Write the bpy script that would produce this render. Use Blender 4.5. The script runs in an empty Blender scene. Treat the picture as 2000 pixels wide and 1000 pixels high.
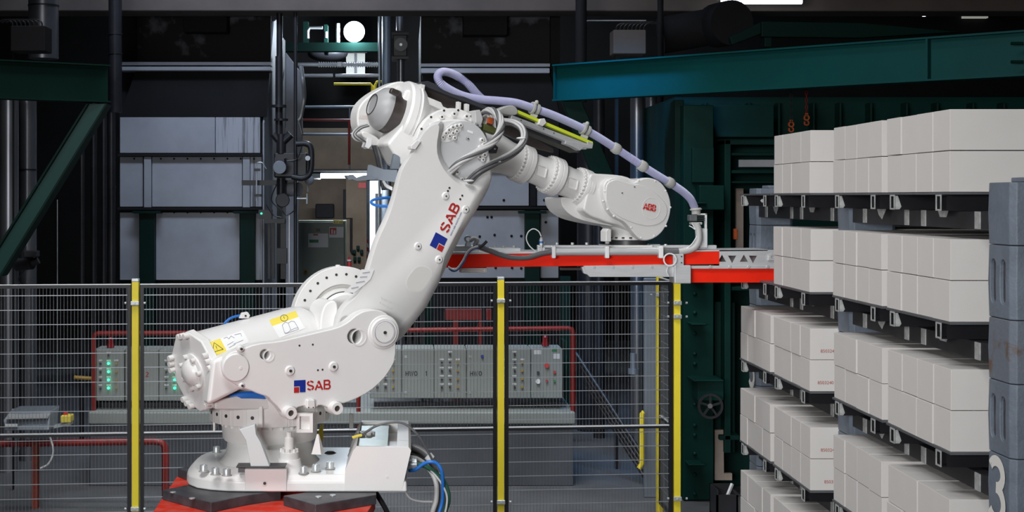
import bpy, bmesh, math, random
from mathutils import Vector as V, Matrix
random.seed(7)
C = bpy.context.scene.collection
SC = bpy.context.scene
# ------------------------------------------------------------------ camera
F, PX, PY, EYE = 2800.0, 795.0, 385.0, 2.6
cd = bpy.data.cameras.new('camera'); cam = bpy.data.objects.new('camera', cd); C.objects.link(cam)
cam.location = (0, 0, EYE); cam.rotation_euler = (math.pi/2, 0, 0)
cd.sensor_width = 36; cd.lens = 36*F/2000; cd.shift_x = (1000-PX)/2000; cd.shift_y = -(500-PY)/2000
cd.clip_end = 100
SC.camera = cam
# ------------------------------------------------------------------ world and exposure
w = bpy.data.worlds.new('hall_air'); SC.world = w; w.use_nodes = True
bg = w.node_tree.nodes['Background']; bg.inputs[0].default_value = (.55, .68, 1, 1); bg.inputs[1].default_value = .012
SC.view_settings.view_transform = 'Standard'; SC.view_settings.look = 'None'
SC.view_settings.gamma = 1; SC.view_settings.use_curve_mapping = False
SC.view_settings.exposure = -0.30
def area(name, loc, target, sx, sy, power, col=(1, 1, 1), spread=180):
    l = bpy.data.lights.new(name, 'AREA'); l.shape = 'RECTANGLE'; l.size = sx; l.size_y = sy; l.energy = power; l.color = col
    l.spread = math.radians(spread)
    o = bpy.data.objects.new(name, l); C.objects.link(o); o.location = loc
    o.rotation_euler = (V(target)-V(loc)).to_track_quat('-Z', 'Y').to_euler()
    return o
area('bay_light_over_cell', (-1.6, 3.6, 6.6), (-.1, 7.4, 1.6), 3.2, 1.6, 94, (.99, .99, 1), 100)
area('bay_light_overhead', (-.2, 7.0, 7.2), (0, 7.4, 1.2), 3.0, 1.4, 34, (.93, .97, 1), 110)
area('front_fill', (-2.4, -2.0, 3.0), (1.0, 7, 1.9), 3.4, 1.2, 98, (.97, .985, 1), 70)  # unseen fill added behind the camera for frontal light
area('fence_fill', (-.3, 8.9, 6.9), (.1, 10.7, .9), 5.0, .6, 80, (.97, .98, 1), 75)  # unseen light added to brighten the fence and its yellow posts
area('beam_blue_fill', (1.5, 11.6, 5.4), (1.9, 12.7, 3.7), .5, .3, 15, (.06, .42, 1), 50)  # unseen light added for the blue tint at the teal beam's left end
area('oven_fill', (-1.5, 14.6, 7.4), (-1.2, 18, 2.2), 5.0, .8, 125, (.66, .78, 1), 120)  # unseen bluish fill added to lift the oven fronts
area('cabinet_fill', (-.6, 11.9, 6.5), (-.6, 12.9, .6), 4.5, .5, 46, (.9, .95, 1), 100)  # unseen fill added to brighten the control cabinets

# ------------------------------------------------------------------ materials
def mat(name, col, rough=.5, metal=0, var=0., scale=6., bump=0., bscale=80., col2=None, emit=None, estr=0, coat=0, stretch=None, thresh=None, alpha=None, spec=None):
    m = bpy.data.materials.new(name); m.use_nodes = True; nt = m.node_tree; b = nt.nodes['Principled BSDF']
    b.inputs['Base Color'].default_value = (*col, 1); b.inputs['Roughness'].default_value = rough; b.inputs['Metallic'].default_value = metal
    if spec is not None: b.inputs['Specular IOR Level'].default_value = spec
    if coat: b.inputs['Coat Weight'].default_value = coat; b.inputs['Coat Roughness'].default_value = .15
    if emit: b.inputs['Emission Color'].default_value = (*emit, 1); b.inputs['Emission Strength'].default_value = estr
    tc = nt.nodes.new('ShaderNodeTexCoord')
    mp = nt.nodes.new('ShaderNodeMapping'); nt.links.new(tc.outputs['Object'], mp.inputs[0])
    if stretch: mp.inputs['Scale'].default_value = stretch
    if var or col2:
        n = nt.nodes.new('ShaderNodeTexNoise'); n.inputs['Scale'].default_value = scale; n.inputs['Detail'].default_value = 6; n.inputs['Roughness'].default_value = .6
        nt.links.new(mp.outputs[0], n.inputs['Vector'])
        r = nt.nodes.new('ShaderNodeValToRGB'); nt.links.new(n.outputs['Fac'], r.inputs[0])
        c2 = col2 or tuple(max(0, c*(1-var)) for c in col)
        a, z = thresh or (.35, .65)
        r.color_ramp.elements[0].position = a; r.color_ramp.elements[1].position = z
        r.color_ramp.elements[0].color = (*c2, 1); r.color_ramp.elements[1].color = (*col, 1)
        nt.links.new(r.outputs[0], b.inputs['Base Color'])
    if bump:
        n2 = nt.nodes.new('ShaderNodeTexNoise'); n2.inputs['Scale'].default_value = bscale; n2.inputs['Detail'].default_value = 3
        nt.links.new(tc.outputs['Object'], n2.inputs['Vector'])
        bp = nt.nodes.new('ShaderNodeBump'); bp.inputs['Strength'].default_value = bump; bp.inputs['Distance'].default_value = .004
        nt.links.new(n2.outputs['Fac'], bp.inputs['Height']); nt.links.new(bp.outputs[0], b.inputs['Normal'])
    return m
M = {}
M['robot'] = mat('robot_white_paint', (.78, .77, .755), .38, 0, .035, 3, .06, 160, coat=.12)
M['cast'] = mat('cast_white_paint', (.72, .71, .69), .45, 0, .06, 5, .2, 120)
M['hole'] = mat('bore_dark', (.03, .028, .027), .6)
M['socket'] = mat('bolt_socket_shade', (.17, .165, .16), .6)
M['bolt'] = mat('painted_bolt', (.74, .73, .71), .4)
M['steel'] = mat('zinc_steel', (.62, .66, .67), .35, .5, .15, 20)
M['alu'] = mat('brushed_aluminium', (.60, .61, .62), .38, .35, .1, 10, stretch=(1, 8, 8))
M['motorgrey'] = mat('grey_motor_plastic', (.38, .38, .385), .42, 0, .05, 8, .1)
M['motordark'] = mat('unlit_motor_dark_parts', (.055, .045, .042), .28, 0, .1, 8)  # holds the motor barrel's unlit tone; other dark parts share it
M['dblack'] = mat('black_plastic', (.025, .026, .03), .4)
M['railblack'] = mat('black_rail', (.05, .053, .062), .35, .2)
M['lime'] = mat('lime_yellow_strip', (.62, .72, .04), .4)
M['olive'] = mat('passivated_steel', (.22, .25, .08), .35, .5, .4, 12)
M['hose'] = mat('lilac_grey_hose', (.43, .43, .62), .45, 0, .08, 30)
M['greyplastic'] = mat('grey_plastic', (.42, .42, .40), .5, 0, .1, 20)
M['cable'] = mat('light_grey_cable', (.48, .475, .47), .45)
M['cabledark'] = mat('dark_sleeve', (.11, .11, .115), .4)
M['blue'] = mat('blue_air_hose', (.02, .16, .55), .35)
M['green_cable'] = mat('green_cable', (.02, .09, .06), .4)
M['wirewhite'] = mat('white_wire', (.75, .75, .75), .4)
M['yellow'] = mat('yellow_post_paint', (.92, .74, .04), .42, 0, .06, 5)
M['stickyellow'] = mat('yellow_sticker', (.86, .70, .10), .4)
M['stickwhite'] = mat('white_sticker', (.85, .85, .84), .4)
M['ink'] = mat('black_ink', (.03, .03, .035), .5)
M['inkgrey'] = mat('grey_ink', (.25, .25, .32), .5)
M['logored'] = mat('logo_red', (.45, .02, .02), .4)
M['logoblue'] = mat('logo_blue', (.012, .03, .27), .4)
M['faded'] = mat('faded_red_letters', (.72, .60, .56), .5)
M['abb'] = mat('letter_red', (.60, .03, .02), .4)
M['red'] = mat('red_beam_paint', (.92, .024, .007), .5, 0, .1, 4, .03, spec=.1)
M['pedred'] = mat('red_pedestal_paint', (.68, .03, .012), .55, 0, 0, 9, .1, 60, spec=.12, col2=(.60, .10, .075), thresh=(.38, .6))
M['pad'] = mat('black_pad_inner_shade', (.035, .035, .04), .45, 0, 0, 10, .1, 60, col2=(.075, .075, .085))  # pedestal pads, and the painted shade inside the pillar openings
M['fenceblack'] = mat('black_fence_frame', (.012, .012, .015), .4)
M['uwire'] = mat('upright_wire', (.17, .18, .195), .4, .3)
M['edge'] = mat('bright_rail_edge', (.78, .8, .82), .35, .2)
M['wire'] = mat('fence_wire', (.42, .44, .47), .32, .45)
M['block'] = mat('pale_block', (.68, .65, .62), .85, 0, .05, 3, .08, 260)
M['stamp'] = mat('stamp_ink', (.42, .10, .07), .7)
M['carrier'] = mat('grey_cast_iron_paint', (.16, .19, .235), .55, 0, .25, 7, .5, 60)
M['rusty'] = mat('grey_paint_rust', (.145, .165, .20), .6, 0, 0, 9, .5, 60, col2=(.13, .085, .06), thresh=(.36, .46))
M['trayblack'] = mat('black_tray_steel', (.011, .011, .014), .5, 0, .2, 10, spec=.25)
M['railgrey'] = mat('dark_rail_steel', (.022, .022, .026), .5, 0, .3, 10, spec=.3)
M['number'] = mat('worn_white_number', (.75, .73, .68), .6, 0, 0, 22, col2=(.40, .36, .30), thresh=(.3, .42))
M['worn'] = mat('worn_bright_edge', (.48, .49, .48), .5, .1, .35, 40)
M['platesteel'] = mat('tray_plate', (.12, .125, .135), .5, .2, .2, 20)
M['floor'] = mat('concrete_floor', (.15, .155, .165), .6, 0, .35, 1.4, .2, 40)
M['wall'] = mat('dark_wall', (.018, .017, .017), .85, 0, .35, 1.2)  # near-black base with random tone variation
M['wallbrown'] = mat('brown_plaster', (.24, .18, .13), .85, 0, .35, 1.4)
M['concrete'] = mat('concrete_beam', (.16, .13, .115), .85, 0, .3, 1.2)
M['oven'] = mat('white_oven_sheet', (.50, .515, .56), .65, 0, .22, 1.3, .15, 50)
M['ovenstain'] = mat('streaked_sheet', (.50, .515, .56), .6, 0, 0, 9, col2=(.15, .15, .165), stretch=(3, 1, .12), thresh=(.36, .5))
M['peel'] = mat('peeling_black', (.02, .019, .021), .8, 0, 0, 1.3, col2=(.13, .13, .145), thresh=(.44, .50))
M['hood'] = mat('dark_hood', (.020, .020, .022), .75, 0, .2, 2, spec=.25)
M['green'] = mat('dark_green_paint', (.001, .026, .019), .55, 0, .25, 2, spec=.2)
M['greenm'] = mat('machine_green_paint', (.001, .037, .029), .55, 0, .35, 1.5, .1, 20, spec=.2)
M['teal'] = mat('teal_beam_paint', (.0, .072, .072), .5, 0, .2, 1.5, spec=.25)
M['pipe'] = mat('silver_pipe_jacket', (.36, .37, .41), .32, .75, .3, 3, stretch=(1, 1, .3))
M['darkpipe'] = mat('dark_pipe', (.045, .045, .052), .4, .4, .3, 4)
M['redpipe'] = mat('red_pipe_paint', (.30, .018, .015), .4, 0, .3, 8)
M['rustred'] = mat('rusty_red_post', (.33, .055, .03), .6, 0, .45, 14)
M['cab'] = mat('grey_green_cabinet', (.32, .35, .335), .5, 0, .06, 4)
M['cabgreen'] = mat('olive_grey_cabinet', (.27, .31, .26), .5, 0, .08, 4)
M['plinth'] = mat('plinth_grey', (.115, .125, .145), .7, 0, .2, 3, .2, 30)
M['led'] = mat('green_led', (.02, .5, .25), .4, emit=(.05, 1, .45), estr=3)
M['redlamp'] = mat('red_lamp', (.25, .01, .015), .25)
M['orange'] = mat('orange_hook', (.55, .10, .02), .5, 0, .3, 20)
M['tube'] = mat('lit_tube', (1, 1, 1), .5, emit=(.85, .93, 1), estr=9)
M['flood'] = mat('lit_flood', (1, 1, 1), .5, emit=(.8, .9, 1), estr=60)
M['day'] = mat('daylight_door', (1, 1, 1), .5, emit=(.82, .9, 1), estr=1.6)
M['window'] = mat('lit_window', (.6, .6, .55), .5, emit=(.9, .9, .8), estr=.32)
M['amber'] = mat('amber_knob', (.40, .24, .03), .4)
M['beige'] = mat('beige_board', (.42, .34, .29), .8, 0, .2, 5)
M['sheet'] = mat('light_sheet_steel', (.26, .30, .35), .45, .35, .2, 4)
M['white'] = mat('white_label', (.75, .76, .77), .5)
M['signred'] = mat('sign_red', (.55, .03, .03), .5)
M['signgreen'] = mat('sign_green', (.03, .22, .08), .5)

# ------------------------------------------------------------------ mesh helpers
def P(px, py, Y): return V(((px-PX)*Y/F, Y, EYE-(py-PY)*Y/F))
def G(px, py, z):
    Y = (EYE-z)*F/(py-PY); return V(((px-PX)*Y/F, Y, z))
def frame(d):
    d = V(d).normalized(); a = V((0, 0, 1)) if abs(d.z) < .9 else V((1, 0, 0))
    x = a.cross(d).normalized(); return x, d.cross(x)
class MB:
    def __init__(s): s.v = []; s.f = []
    def add(s, vs, fs):
        n = len(s.v); s.v += [V(p) for p in vs]; s.f += [tuple(i+n for i in q) for q in fs]; return s
    def box(s, a, b):
        a = V(a); b = V(b); x0, x1 = sorted((a.x, b.x)); y0, y1 = sorted((a.y, b.y)); z0, z1 = sorted((a.z, b.z))
        vs = [(x, y, z) for z in (z0, z1) for y in (y0, y1) for x in (x0, x1)]
        return s.add(vs, [(0, 2, 3, 1), (4, 5, 7, 6), (0, 1, 5, 4), (2, 6, 7, 3), (0, 4, 6, 2), (1, 3, 7, 5)])
    def obox(s, c, ax, ay, az):
        c = V(c); ax = V(ax); ay = V(ay); az = V(az)
        vs = [c+ax*i+ay*j+az*k for k in (-1, 1) for j in (-1, 1) for i in (-1, 1)]
        return s.add(vs, [(0, 2, 3, 1), (4, 5, 7, 6), (0, 1, 5, 4), (2, 6, 7, 3), (0, 4, 6, 2), (1, 3, 7, 5)])
    def bar(s, p, q, w, h, up=(0, 0, 1)):
        p = V(p); q = V(q); d = (q-p); u = V(up); x = d.cross(u).normalized(); z = x.cross(d).normalized()
        return s.obox((p+q)/2, d/2, x*w/2, z*h/2)
    def prism(s, pts, vec):
        n = len(pts); vec = V(vec); a = [V(p) for p in pts]
        return s.add(a+[p+vec for p in a], [tuple(range(n-1, -1, -1)), tuple(range(n, 2*n))]+[(i, (i+1) % n, (i+1) % n+n, i+n) for i in range(n)])
    def loft(s, rings, cap=True):
        n = len(rings[0]); vs = [p for r in rings for p in r]; fs = []
        for k in range(len(rings)-1):
            fs += [(k*n+i, k*n+(i+1) % n, (k+1)*n+(i+1) % n, (k+1)*n+i) for i in range(n)]
        if cap: fs += [tuple(range(n-1, -1, -1)), tuple(range((len(rings)-1)*n, len(rings)*n))]
        return s.add(vs, fs)
    def lathe(s, p, d, prof, n=32, ph=0):
        p = V(p); d = V(d).normalized(); x, y = frame(d)
        rings = [[p+d*t+(x*math.cos(ph+2*math.pi*i/n)+y*math.sin(ph+2*math.pi*i/n))*max(r, 1e-5) for i in range(n)] for t, r in prof]
        return s.loft(rings)
    def cyl(s, p, q, r, r2=None, n=20, ph=0):
        p = V(p); q = V(q); L = (q-p).length
        return s.lathe(p, q-p, [(0, r), (L, r if r2 is None else r2)], n, ph)
    def tube(s, pts, r, n=8, rf=None):
        pts = [V(p) for p in pts]; m = len(pts); rings = []
        t = (pts[1]-pts[0]).normalized(); x, _ = frame(t)
        for i, p in enumerate(pts):
            t = (pts[min(i+1, m-1)]-pts[max(i-1, 0)]).normalized()
            x = (x-t*x.dot(t)).normalized(); y = t.cross(x); rr = rf(i) if rf else r
            rings.append([p+(x*math.cos(2*math.pi*k/n)+y*math.sin(2*math.pi*k/n))*rr for k in range(n)])
        return s.loft(rings)
    def ball(s, c, r, n=12, sc=(1, 1, 1)):
        c = V(c); pr = []
        for k in range(n+1):
            a = math.pi*k/n; pr.append((-math.cos(a)*r, math.sin(a)*r))
        m = MB().lathe((0, 0, 0), (0, 0, 1), pr, n*2)
        return s.add([V((p.x*sc[0], p.y*sc[1], p.z*sc[2]))+c for p in m.v], m.f)
    def ringx(s, p, d, r0, r1, h, n=40, a0=0, a1=2*math.pi):
        p = V(p); d = V(d).normalized(); x, y = frame(d); full = abs(a1-a0-2*math.pi) < 1e-6; k = n if full else n+1
        def C_(r, t): return [p+d*t+(x*math.cos(a0+(a1-a0)*i/n)+y*math.sin(a0+(a1-a0)*i/n))*r for i in range(k)]
        L = [C_(r0, 0), C_(r1, 0), C_(r1, h), C_(r0, h)]; vs = sum(L, []); fs = []
        for q in range(4):
            for i in range(n):
                fs.append((q*k+i, q*k+(i+1) % k, ((q+1) % 4)*k+(i+1) % k, ((q+1) % 4)*k+i))
        if not full: fs += [(0, k, 2*k, 3*k), (k-1, 4*k-1, 3*k-1, 2*k-1)]
        return s.add(vs, fs)
    def mesh(s, name, origin):
        me = bpy.data.meshes.new(name); me.from_pydata([p-origin for p in s.v], [], s.f)
        bm = bmesh.new(); bm.from_mesh(me); bmesh.ops.recalc_face_normals(bm, faces=bm.faces); bm.to_mesh(me); bm.free()
        return me
    def centre(s):
        xs = [p.x for p in s.v]; ys = [p.y for p in s.v]; zs = [p.z for p in s.v]
        return V(((min(xs)+max(xs))/2, (min(ys)+max(ys))/2, min(zs)))
def wroot(o):
    while o.parent: o = o.parent
    return V(o.location)
def obj(name, mb, m, parent=None, bevel=0, seg=2, cut=None, ang=35, smooth=True):
    org = wroot(parent) if parent else mb.centre()
    me = mb.mesh(name, org)
    o = bpy.data.objects.new(name, me); C.objects.link(o)
    if parent: o.parent = parent
    else: o.location = org
    if cut:
        o.location = (0, 0, 0)
        cm = cut.mesh('cut', org); co = bpy.data.objects.new('cut', cm); C.objects.link(co)
        par = o.parent; o.parent = None
        md = o.modifiers.new('b', 'BOOLEAN'); md.object = co; md.operation = 'DIFFERENCE'; md.solver = 'EXACT'
        dg = bpy.context.evaluated_depsgraph_get(); dg.update()
        nm = bpy.data.meshes.new_from_object(o.evaluated_get(dg)); o.modifiers.clear(); o.data = nm
        bpy.data.objects.remove(co); bpy.data.meshes.remove(cm)
        if par: o.parent = par
        else: o.location = org
        me = nm; me.name = name
    me.materials.clear(); me.materials.append(M[m] if isinstance(m, str) else m)
    if smooth:
        for p in me.polygons: p.use_smooth = True
        me.set_sharp_from_angle(angle=math.radians(ang))
    if bevel:
        b = o.modifiers.new('bevel', 'BEVEL'); b.width = bevel; b.segments = seg; b.limit_method = 'ANGLE'; b.angle_limit = math.radians(40); b.harden_normals = True
    return o
def tag(o, label, cat, group=None, kind=None):
    o['label'] = label; o['category'] = cat
    if group: o['group'] = group
    if kind: o['kind'] = kind
    return o
def thing(name, label, cat, loc, group=None):
    o = bpy.data.objects.new(name, None); o.empty_display_size = .1; C.objects.link(o); o.location = loc
    return tag(o, label, cat, group)
def struct(name, mb, m, parent=None, **k):
    o = obj(name, mb, m, parent, **k); 
    if not parent: o['kind'] = 'structure'
    return o
def rect(mb, x0, y0, x1, y1, Y, d):      # pixel rectangle at depth Y, going d metres back
    a = P(x0, y0, Y); b = P(x1, y1, Y); return mb.box(a, V((b.x, Y+d, b.z)))
def R_(x0, y0, x1, y1, Y, d): return rect(MB(), x0, y0, x1, y1, Y, d)
def catmull(pts, k=8):
    pts = [V(p) for p in pts]; out = []
    q = [pts[0]*2-pts[1]]+pts+[pts[-1]*2-pts[-2]]
    for i in range(1, len(q)-2):
        a, b, c, d = q[i-1:i+3]
        for j in range(k):
            t = j/k; out.append(.5*((2*b)+(c-a)*t+(2*a-5*b+4*c-d)*t*t+(3*b-a-3*c+d)*t**3))
    out.append(pts[-1]); return out
def resample(pts, step):
    L = [0]
    for i in range(1, len(pts)): L.append(L[-1]+(pts[i]-pts[i-1]).length)
    n = max(2, int(L[-1]/step)); out = []; j = 0
    for i in range(n+1):
        s_ = L[-1]*i/n
        while j < len(L)-2 and L[j+1] < s_: j += 1
        t = (s_-L[j])/max(1e-9, L[j+1]-L[j]); out.append(pts[j].lerp(pts[j+1], t))
    return out
def chaikin(pts, it=2):
    for _ in range(it):
        o = []
        for i in range(len(pts)):
            a = pts[i]; b = pts[(i+1) % len(pts)]
            o += [(a[0]*.75+b[0]*.25, a[1]*.75+b[1]*.25), (a[0]*.25+b[0]*.75, a[1]*.25+b[1]*.75)]
        pts = o
    return pts
def circ(cx, cy, r, n=24, ry=None): return [(cx+r*math.cos(2*math.pi*i/n), cy+(ry or r)*math.sin(2*math.pi*i/n)) for i in range(n)]
def text(name, body, origin, xd, yd, h, m, parent, bold=0, ext=.0006, sx=1):
    cu = bpy.data.curves.new('t', 'FONT'); cu.body = body; cu.size = 1; cu.offset = bold; cu.extrude = 0; cu.resolution_u = 3
    to = bpy.data.objects.new('t', cu); C.objects.link(to); dg = bpy.context.evaluated_depsgraph_get(); dg.update()
    me = bpy.data.meshes.new_from_object(to.evaluated_get(dg)); bpy.data.objects.remove(to)
    xd = V(xd).normalized(); yd = V(yd).normalized(); zd = xd.cross(yd); s_ = h/.72; org = wroot(parent)
    for v in me.vertices:
        c = v.co.copy(); v.co = V(origin)+xd*c.x*s_*sx+yd*c.y*s_+zd*ext-org
    me.materials.clear(); me.materials.append(M[m]); me.name = name
    o = bpy.data.objects.new(name, me); C.objects.link(o); o.parent = parent; return o

def arc(cx, cy, rx, ry, a0, a1, n=10): return [(cx+rx*math.cos(math.radians(a0+(a1-a0)*i/n)), cy+ry*math.sin(math.radians(a0+(a1-a0)*i/n))) for i in range(n+1)]
GL = {'S': (.78, [arc(.39, .72, .30, .20, 15, 95), arc(.39, .72, .30, .20, 110, 240)+[(.5, .46)]+arc(.39, .28, .30, .20, 50, -70), arc(.39, .28, .30, .20, -85, -165)]),
      'A': (.86, [[(.06, 0), (.30, .56)], [(.33, .66), (.43, .92)], [(.43, .92), (.82, 0)], [(.30, .28), (.60, .28)]]),
      'B': (.80, [[(.10, 0), (.10, 1)], [(.10, .92), (.42, .92)]+arc(.46, .73, .20, .19, 90, -60), [(.10, .51), (.42, .51)]+arc(.48, .29, .22, .22, 70, -90)+[(.20, .08)]]),
      'C': (.86, [[(.06, 0), (.43, .95)], [(.43, .95), (.82, 0)], [(.22, .28), (.64, .28)]]),
      'H': (.72, [[(.08, 0), (.08, 1)], [(.60, 0), (.60, 1)], [(.08, .5), (.60, .5)]]), 'W': (.95, [[(.04, 1), (.24, 0), (.44, .9), (.64, 0), (.84, 1)]]), 'O': (.78, [arc(.36, .5, .28, .44, 0, 360, 20)]),
      '1': (.5, [[(.1, .75), (.28, .95), (.28, 0)]]), '2': (.7, [arc(.32, .7, .24, .24, 160, -40)+[(.08, .06), (.6, .06)]]),
      '3': (.72, [arc(.34, .74, .25, .21, 150, -90, 16), arc(.34, .28, .28, .25, 90, -150, 16)]), ' ': (.4, [])}
def glyphs(name, body, origin, xd, yd, h, m, parent, th=.17, ext=.0006, sx=1, gap=.1):
    xd = V(xd).normalized(); yd = V(yd).normalized(); nz = xd.cross(yd)*ext; mb = MB(); x = 0
    for ch in body:
        w_, st = GL[ch]
        for ks_, s_ in enumerate(st):
            q = [V((*p, 0)) for p in s_]; n = len(q); vs = []
            for i in range(n):
                d0 = (q[i]-q[max(i-1, 0)]); d1 = (q[min(i+1, n-1)]-q[i])
                if i == 0: d0 = d1
                if i == n-1: d1 = d0
                d0 = d0.normalized(); d1 = d1.normalized(); t_ = (d0+d1).normalized(); k_ = min(2.0, 1/max(.3, t_.dot(d0)))
                nn = V((-t_.y, t_.x, 0))*th/2*k_
                vs += [V(origin)+xd*(x+p.x)*h*sx+yd*p.y*h+nz for p in (q[i]+nn, q[i]-nn)]
            vs = [p_+nz*.25*ks_ for p_ in vs]; mb.add(vs, [(2*i+1, 2*i+3, 2*i+2, 2*i) for i in range(n-1)])
        x += w_+gap
    me = bpy.data.meshes.new(name); org = wroot(parent); me.from_pydata([p-org for p in mb.v], [], mb.f); me.materials.append(M[m])
    o = bpy.data.objects.new(name, me); C.objects.link(o); o.parent = parent; return o

# ================================================================== ROOM
struct('floor', MB().box((-9, -4, -.1), (12, 26.2, 0)), 'floor')
struct('wall_back', MB().box((-9, 26, 0), (12, 26.2, 9)), 'wall')
struct('wall_left', MB().box((-9.2, -4, 0), (-9, 26, 9)), 'wall')
struct('wall_right', MB().box((12, -4, 0), (12.2, 26, 9)), 'wall')
struct('wall_front', MB().box((-9, -4.2, 0), (12, -4, 9)), 'wall')
struct('ceiling', MB().box((-9, -4.2, 9), (12, 26.2, 9.2)), 'wall')
struct('trim_1', R_(-60, -60, 2100, 22, 17.2, .5), 'concrete', bevel=.02)       # concrete lintel over the ovens
# ------------------------------------------------------------------ ovens
def oven(name, label, x0, x1, cols, panels, extra):
    root = thing(name, label, 'oven', V((P((x0+x1)/2, 545, 18).x, 18.6, 0)))
    body = MB(); a = P(x0, 100, 18.06); b = P(x1, 545, 18.06); body.box((a.x, 18.06, 0), (b.x, 21.5, P(0, 20, 18).z))
    obj('body', body, 'hood', root)
    for (u0, v0, u1, v1, mm) in panels: obj('panel', R_(u0, v0, u1, v1, 18.0, .05), mm, root, bevel=.006)
    for (u0, u1) in cols:
        m = MB(); a = P(u0, 412, 17.85); b = P(u1, 412, 17.85); m.box((a.x, 17.85, 0), (b.x, 18.02, a.z)); c = (a.x+b.x)/2
        m.box((c-.17, 17.8, a.z-.03), (c+.17, 18.02, a.z)); obj('support_column', m, 'green', root)
    extra(root)
    return root
def left_extra(root):
    obj('roof_edge', R_(233, 121, 529, 127, 17.85, .2).add([], []), 'oven', root); obj('roof_edge', R_(233, 130, 529, 138, 17.8, .25), 'oven', root, bevel=.01)
    m = MB(); t = [P(265, 139, 17.9), P(527, 139, 17.9), P(520, 228, 18.0), P(233, 228, 18.0)]; m.prism(t, (0, .08, 0)); obj('hood_slope', m, 'hood', root)
    m = MB()
    for y in (300, 405): rect(m, 230, y, 512, y+5, 17.93, .1)
    obj('seam_rail', m, 'hood', root)
    for x in (281, 474):
        m = MB(); rect(m, x, 306, x+14, 405, 17.96, .06); obj('upright', m, 'oven', root, bevel=.004)
    m = MB(); rect(m, 353, 0, 445, 30, 17.75, .3); rect(m, 357, 30, 443, 62, 17.72, .3); obj('outlet_duct', m, 'hood', root, bevel=.01)
    m = MB()
    for x in range(262, 520, 26):
        for y in (303, 408): m.ball(P(x, y+7, 17.98), .012, 5)
    obj('rivets', m, 'hood', root)['kind'] = 'stuff'
    X0 = P(513, 0, 18).x; zz = lambda py, Y: P(0, py, Y).z
    obj('side_sheet', MB().prism([V((X0, 18.0, .4)), V((X0, 18.0, zz(240, 18))), V((X0, 18.75, zz(140, 18.75))), V((X0, 19.3, zz(45, 19.46))), V((X0, 19.75, zz(38, 19.75))), V((X0, 19.75, .4))], (.02, 0, 0)), 'oven', root)
oven('drying_oven', 'white sheet metal oven with dark sloped hood at left of the gangway', 233, 512, [(273, 301), (469, 497)],
     [(267, 22, 529, 121, 'peel'), (234, 229, 420, 299, 'oven'), (421, 229, 508, 299, 'ovenstain'), (234, 306, 279, 404, 'oven'), (297, 306, 473, 404, 'oven'), (489, 306, 511, 404, 'ovenstain'),
      (234, 415, 272, 547, 'oven'), (303, 415, 468, 547, 'oven'), (498, 415, 512, 547, 'ovenstain')], left_extra)
def right_extra(root):
    obj('roof_edge', R_(822, 124, 1074, 130, 17.85, .2), 'oven', root); obj('roof_edge', R_(822, 133, 1074, 143, 17.8, .25), 'oven', root, bevel=.01)
    m = MB(); m.prism([P(824, 144, 17.9), P(1073, 144, 17.9), P(1095, 230, 18.0), P(830, 230, 18.0)], (0, .08, 0)); obj('hood_slope', m, 'hood', root)
    m = MB()
    for y in (325, 404): rect(m, 868, y, 1096, y+4, 17.93, .1)
    obj('seam_rail', m, 'hood', root)
    m = MB(); rect(m, 903, 8, 993, 30, 17.75, .3); rect(m, 905, 30, 991, 68, 17.72, .3); obj('outlet_duct', m, 'hood', root, bevel=.01)
    m = MB(); rect(m, 1036, 330, 1047, 402, 17.96, .06); obj('upright', m, 'hood', root)
    m = MB()
    for (x, y) in ((937, 462), (966, 459), (999, 461), (1018, 461), (984, 391), (960, 424), (1063, 391), (968, 523), (1000, 523), (1018, 524), (1066, 434), (952, 424)): m.ball(P(x, y, 18), .018, 5)
    obj('rivets', m, 'hood', root)['kind'] = 'stuff'
oven('drying_oven', 'grey sheet metal oven behind the robot forearm and red gripper beam', 822, 1094, [(1026, 1054)],
     [(822, 30, 1074, 123, 'peel'), (832, 232, 1092, 324, 'hood'), (838, 330, 1033, 402, 'oven'), (1049, 330, 1091, 402, 'oven'), (838, 411, 1025, 543, 'oven'), (1055, 411, 1091, 543, 'oven')], right_extra)
struct('trim_2', R_(545, 250, 830, 560, 24.6, .2), 'wallbrown')
# ------------------------------------------------------------------ gangway between the ovens
def single(name, mb, m, label, cat, group=None, **k): return tag(obj(name, mb, m, None, **k), label, cat, group)
t = thing('flood_light', 'bright round bulkhead floodlight high above the gangway', 'lamp', P(693, 80, 23))
obj('lens', MB().ball(P(693, 66, 23), .135, 10, (1, .5, .85)), 'flood', t); obj('housing', MB().lathe(P(693, 66, 23.35), (0, -1, 0), [(0, .12), (.2, .16), (.3, .17), (.3, .14), (.22, .13)], 24), 'steel', t)
fl = bpy.data.lights.new('flood_bulb', 'POINT'); fl.energy = 300; fl.color = (.75, .87, 1); fl.shadow_soft_size = .15
fo = bpy.data.objects.new('flood_bulb', fl); C.objects.link(fo); fo.location = P(693, 66, 22.5)
t = thing('tube_light', 'lit fluorescent tube fitting under green beam behind lower arm', 'lamp', P(660, 350, 21.6))
obj('tube', MB().cyl(P(626, 343, 21.6), P(722, 343, 21.6), .04, n=12), 'tube', t); obj('fitting', R_(606, 333, 724, 339, 21.55, .5), 'steel', t); obj('end_cap', R_(604, 336, 626, 350, 21.55, .12), 'steel', t)
t = thing('tube_light', 'lit fluorescent tube at the top edge above the teal beam', 'lamp', P(1487, 5, 16.4))
obj('tube', MB().cyl(P(1409, 2, 16.4), P(1566, 2, 16.4), .035, n=12), 'tube', t); obj('fitting', R_(1405, -10, 1570, -3, 16.35, .15), 'steel', t)
obj('reflector', MB().prism([P(1405, -3, 16.35), P(1570, -3, 16.35), P(1572, 0, 16.6), P(1403, 0, 16.6)], (0, 0, .01)), 'steel', t)
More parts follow.
